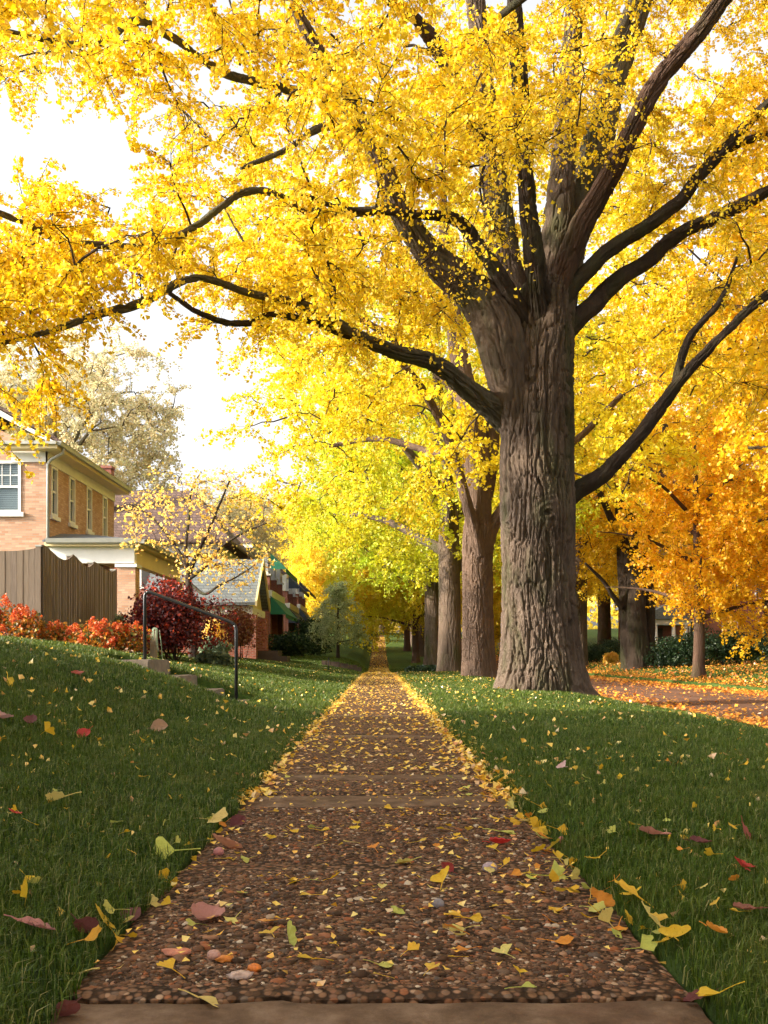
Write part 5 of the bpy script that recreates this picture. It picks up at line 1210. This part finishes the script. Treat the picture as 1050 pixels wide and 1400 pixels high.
# the many smaller ones farther off and the little scraps between
def litter(name, lab, n, fx, fy, size, mat, seed, lift=.012, tilt=.35):
    r = np.random.default_rng(seed); y_ = fy(r, n); x = fx(r, y_); n = len(x)
    p = np.stack([x, y_, H(x, y_, False)+lift+r.uniform(0, .012, n)], -1); a = r.uniform(0, 6.28, n)
    d = unit(np.stack([np.cos(a), np.sin(a), r.normal(0, tilt, n)], -1)); nr = unit(np.stack([r.normal(0, tilt, n), r.normal(0, tilt, n), np.ones(n)], -1))
    V, F3 = leaf_verts(p, d, nr, size*r.uniform(.6, 1.25, n), .35)
    o = tag(obj_np(name, V, F3, None, M[mat]), lab, 'fallen leaves', kind='stuff'); o.color = (1, 1, 1, 0); return o
tri = lambda r, n, a, b, pw=1.6: a+(b-a)*r.uniform(0, 1, n)**pw
litter('fallen_leaves', 'tiny yellow and orange leaf scraps strewn over the near slabs', 620, lambda r, y_: r.uniform(-.62, .63, len(y_)), lambda r, n: r.uniform(2.1, 6., n), .021, 'fallen', 41, .012, .3)
litter('fallen_leaves', 'small yellow leaf bits sunk in the near lawns', 600, lambda r, y_: np.where(r.uniform(0, 1, len(y_)) < .5, -1, 1)*r.uniform(.68, 2.6, len(y_)), lambda r, n: r.uniform(2., 7., n), .026, 'fallen', 42, .012, .9)
litter('fallen_leaves', 'yellow leaves scattered on the sidewalk beyond the near slabs', 3000, lambda r, y_: r.uniform(-.63, .64, len(y_)), lambda r, n: tri(r, n, 6., 40, 1.2), .042, 'fallen', 31, .008, .22)
litter('fallen_leaves', 'thick yellow leaf line along the right edge of the sidewalk', 2600, lambda r, y_: .62+r.normal(0, .055, len(y_)), lambda r, n: tri(r, n, 4.7, 40, 1.2), .042, 'fallen', 32, .010, .4)
litter('fallen_leaves', 'thin yellow leaf line along the left edge of the sidewalk', 1300, lambda r, y_: -.625+r.normal(0, .04, len(y_)), lambda r, n: tri(r, n, 4.7, 40, 1.2), .040, 'fallen', 33, .010, .4)
litter('fallen_leaves', 'yellow leaves on the grass strip by the street', 1000, lambda r, y_: r.uniform(.7, 4.4, len(y_)), lambda r, n: tri(r, n, 6, 45, 1.1), .05, 'fallen', 34, .022, .8)
litter('fallen_leaves', 'yellow leaves on the lawn rising left of the sidewalk', 950, lambda r, y_: -.7-r.uniform(0, 1, len(y_))*np.minimum(.4*y_, 9), lambda r, n: tri(r, n, 6, 45, 1.1), .048, 'fallen', 35, .022, .8)
litter('fallen_leaves', 'yellow leaves covering the sidewalk where it climbs far away', 3400, lambda r, y_: r.uniform(-.64, .64, len(y_)), lambda r, n: r.uniform(38, 120, n), .09, 'fallen', 36, .02)
litter('fallen_leaves', 'orange leaves drifted along the near side of the street', 9000, lambda r, y_: 4.65+np.abs(r.normal(0, .75, len(y_))), lambda r, n: tri(r, n, 9, 90, 1.4), .085, 'fallen_orange', 37, .02)
litter('fallen_leaves', 'orange leaves drifted along the far side of the street', 9000, lambda r, y_: 10.2-r.normal(0, .8, len(y_)), lambda r, n: tri(r, n, 18, 90, 1.3), .09, 'fallen_orange', 38, .03)
litter('fallen_leaves', 'orange leaves on the lawn across the street', 6000, lambda r, y_: r.uniform(10.5, 20, len(y_)), lambda r, n: tri(r, n, 25, 70, 1.1), .09, 'fallen_orange', 39, .05, .6)
litter('fallen_leaves', 'few leaves scattered over the middle of the street', 2500, lambda r, y_: r.uniform(5, 10, len(y_)), lambda r, n: tri(r, n, 11, 80, 1.3), .07, 'fallen_orange', 40, .015)

# fruit and nut
def lump(px, py, wp, col, lab, cat, name, seed, flat=.6, bumps=.2, rough=.4):
    x, y_ = ground_px(px, py); V, F = I2; r_ = wp*y_/F_PX/2
    V = V*(1+bumps*vnoise(V*2.2+seed)[:, None]+bumps*.5*vnoise(V*5+seed)[:, None])*np.array([1, .75, flat])*r_; b = (x, y_, float(H(x, y_))+r_*flat*.75)
    m = simple(name+'_skin', col, rough, 60, .45, .5)
    tag(obj_np(name, V+np.array(b), F, None, m, base=b, smooth=True), lab, cat)
lump(241, 1307, 34, (.68, .24, .13), 'squashed orange-pink ginkgo fruit pulp at the left of the slab', 'fruit', 'ginkgo_fruit', 1, .35, .5)
lump(292, 1313, 20, (.62, .34, .26), 'pinkish ginkgo fruit behind the pulp in the front left', 'fruit', 'ginkgo_fruit', 2, .8, .12)
lump(308, 1316, 22, (.80, .26, .03), 'orange split ginkgo fruit touching the pinkish one', 'fruit', 'ginkgo_fruit', 7, .5, .45)
lump(326, 1338, 30, (.60, .42, .34), 'pale pinkish fruit pulp nearest the front joint', 'fruit', 'ginkgo_fruit', 3, .4, .5)
lump(347, 1330, 18, (.80, .22, .02), 'orange fruit end stuck to the pale pulp', 'fruit', 'ginkgo_fruit', 4, .7, .3)
lump(599, 1243, 17, (.30, .27, .28), 'grey round nut lying alone on the slab', 'nut', 'round_nut', 5, .95, .05, .7)
lump(670, 1192, 22, (.46, .34, .36), 'lilac oval fruit right of the small dark red leaf', 'fruit', 'ginkgo_fruit', 6, .7, .08)
lump(768, 1153, 11, (.55, .16, .14), 'round pink berry on the right slab edge', 'berry', 'pink_berry', 8, .95, .05)
lump(299, 1170, 15, (.55, .20, .18), 'round pink fruit at the left slab edge', 'fruit', 'ginkgo_fruit', 9, .9, .1)

# ------------------------------------------------------------------ light, sky, camera
SUN_EL, SUN_AZ = math.radians(21), math.radians(-104)     # azimuth from +Y towards +X: the sun stands left, a little behind
sd = np.array([math.cos(SUN_EL)*math.sin(SUN_AZ), math.cos(SUN_EL)*math.cos(SUN_AZ), math.sin(SUN_EL)])
w = bpy.data.worlds.new('World'); C.world = w; w.use_nodes = True; nt = w.node_tree; nt.nodes.clear()
out = nt.nodes.new('ShaderNodeOutputWorld'); bgd = nt.nodes.new('ShaderNodeBackground'); sky = nt.nodes.new('ShaderNodeTexSky')
sky.sky_type = 'NISHITA'; sky.sun_disc = False; sky.sun_elevation = SUN_EL; sky.sun_rotation = SUN_AZ; sky.dust_density = 5.; sky.air_density = 1.; sky.ozone_density = 1.
hs = nt.nodes.new('ShaderNodeHueSaturation'); hs.inputs['Saturation'].default_value = .08; hs.inputs['Value'].default_value = 1.42
nt.links.new(sky.outputs[0], hs.inputs['Color']); nt.links.new(hs.outputs[0], bgd.inputs[0]); bgd.inputs[1].default_value = .15; nt.links.new(bgd.outputs[0], out.inputs[0])
sl = bpy.data.lights.new('sun', 'SUN'); sl.energy = 5.0; sl.angle = math.radians(2.0); sl.color = (1, .87, .68)
so = bpy.data.objects.new('sun', sl); COL.objects.link(so)
from mathutils import Vector
so.rotation_euler = Vector(-sd).to_track_quat('-Z', 'Y').to_euler(); so.location = (-20, -10, 30)
cam = bpy.data.cameras.new('camera'); co = bpy.data.objects.new('camera', cam); COL.objects.link(co); C.camera = co
co.location = (0, 0, EYE); co.rotation_euler = (math.pi/2, 0, 0)
cam.sensor_width = 36; cam.lens = 35; cam.shift_y = (VY-700)/1400; cam.shift_x = (525-VX)/1400; cam.clip_end = 2000; cam.clip_start = .05
C.view_settings.view_transform = 'Standard'; C.view_settings.look = 'None'; C.view_settings.gamma = 1; C.view_settings.exposure = 1.18
C.render.engine = 'CYCLES'
cy = C.cycles; cy.max_bounces = 8; cy.diffuse_bounces = 4; cy.transmission_bounces = 6; cy.transparent_max_bounces = 8; cy.glossy_bounces = 2
cy.use_denoising = True; cy.sample_clamp_indirect = 6
C.render.resolution_x = 768; C.render.resolution_y = 1024
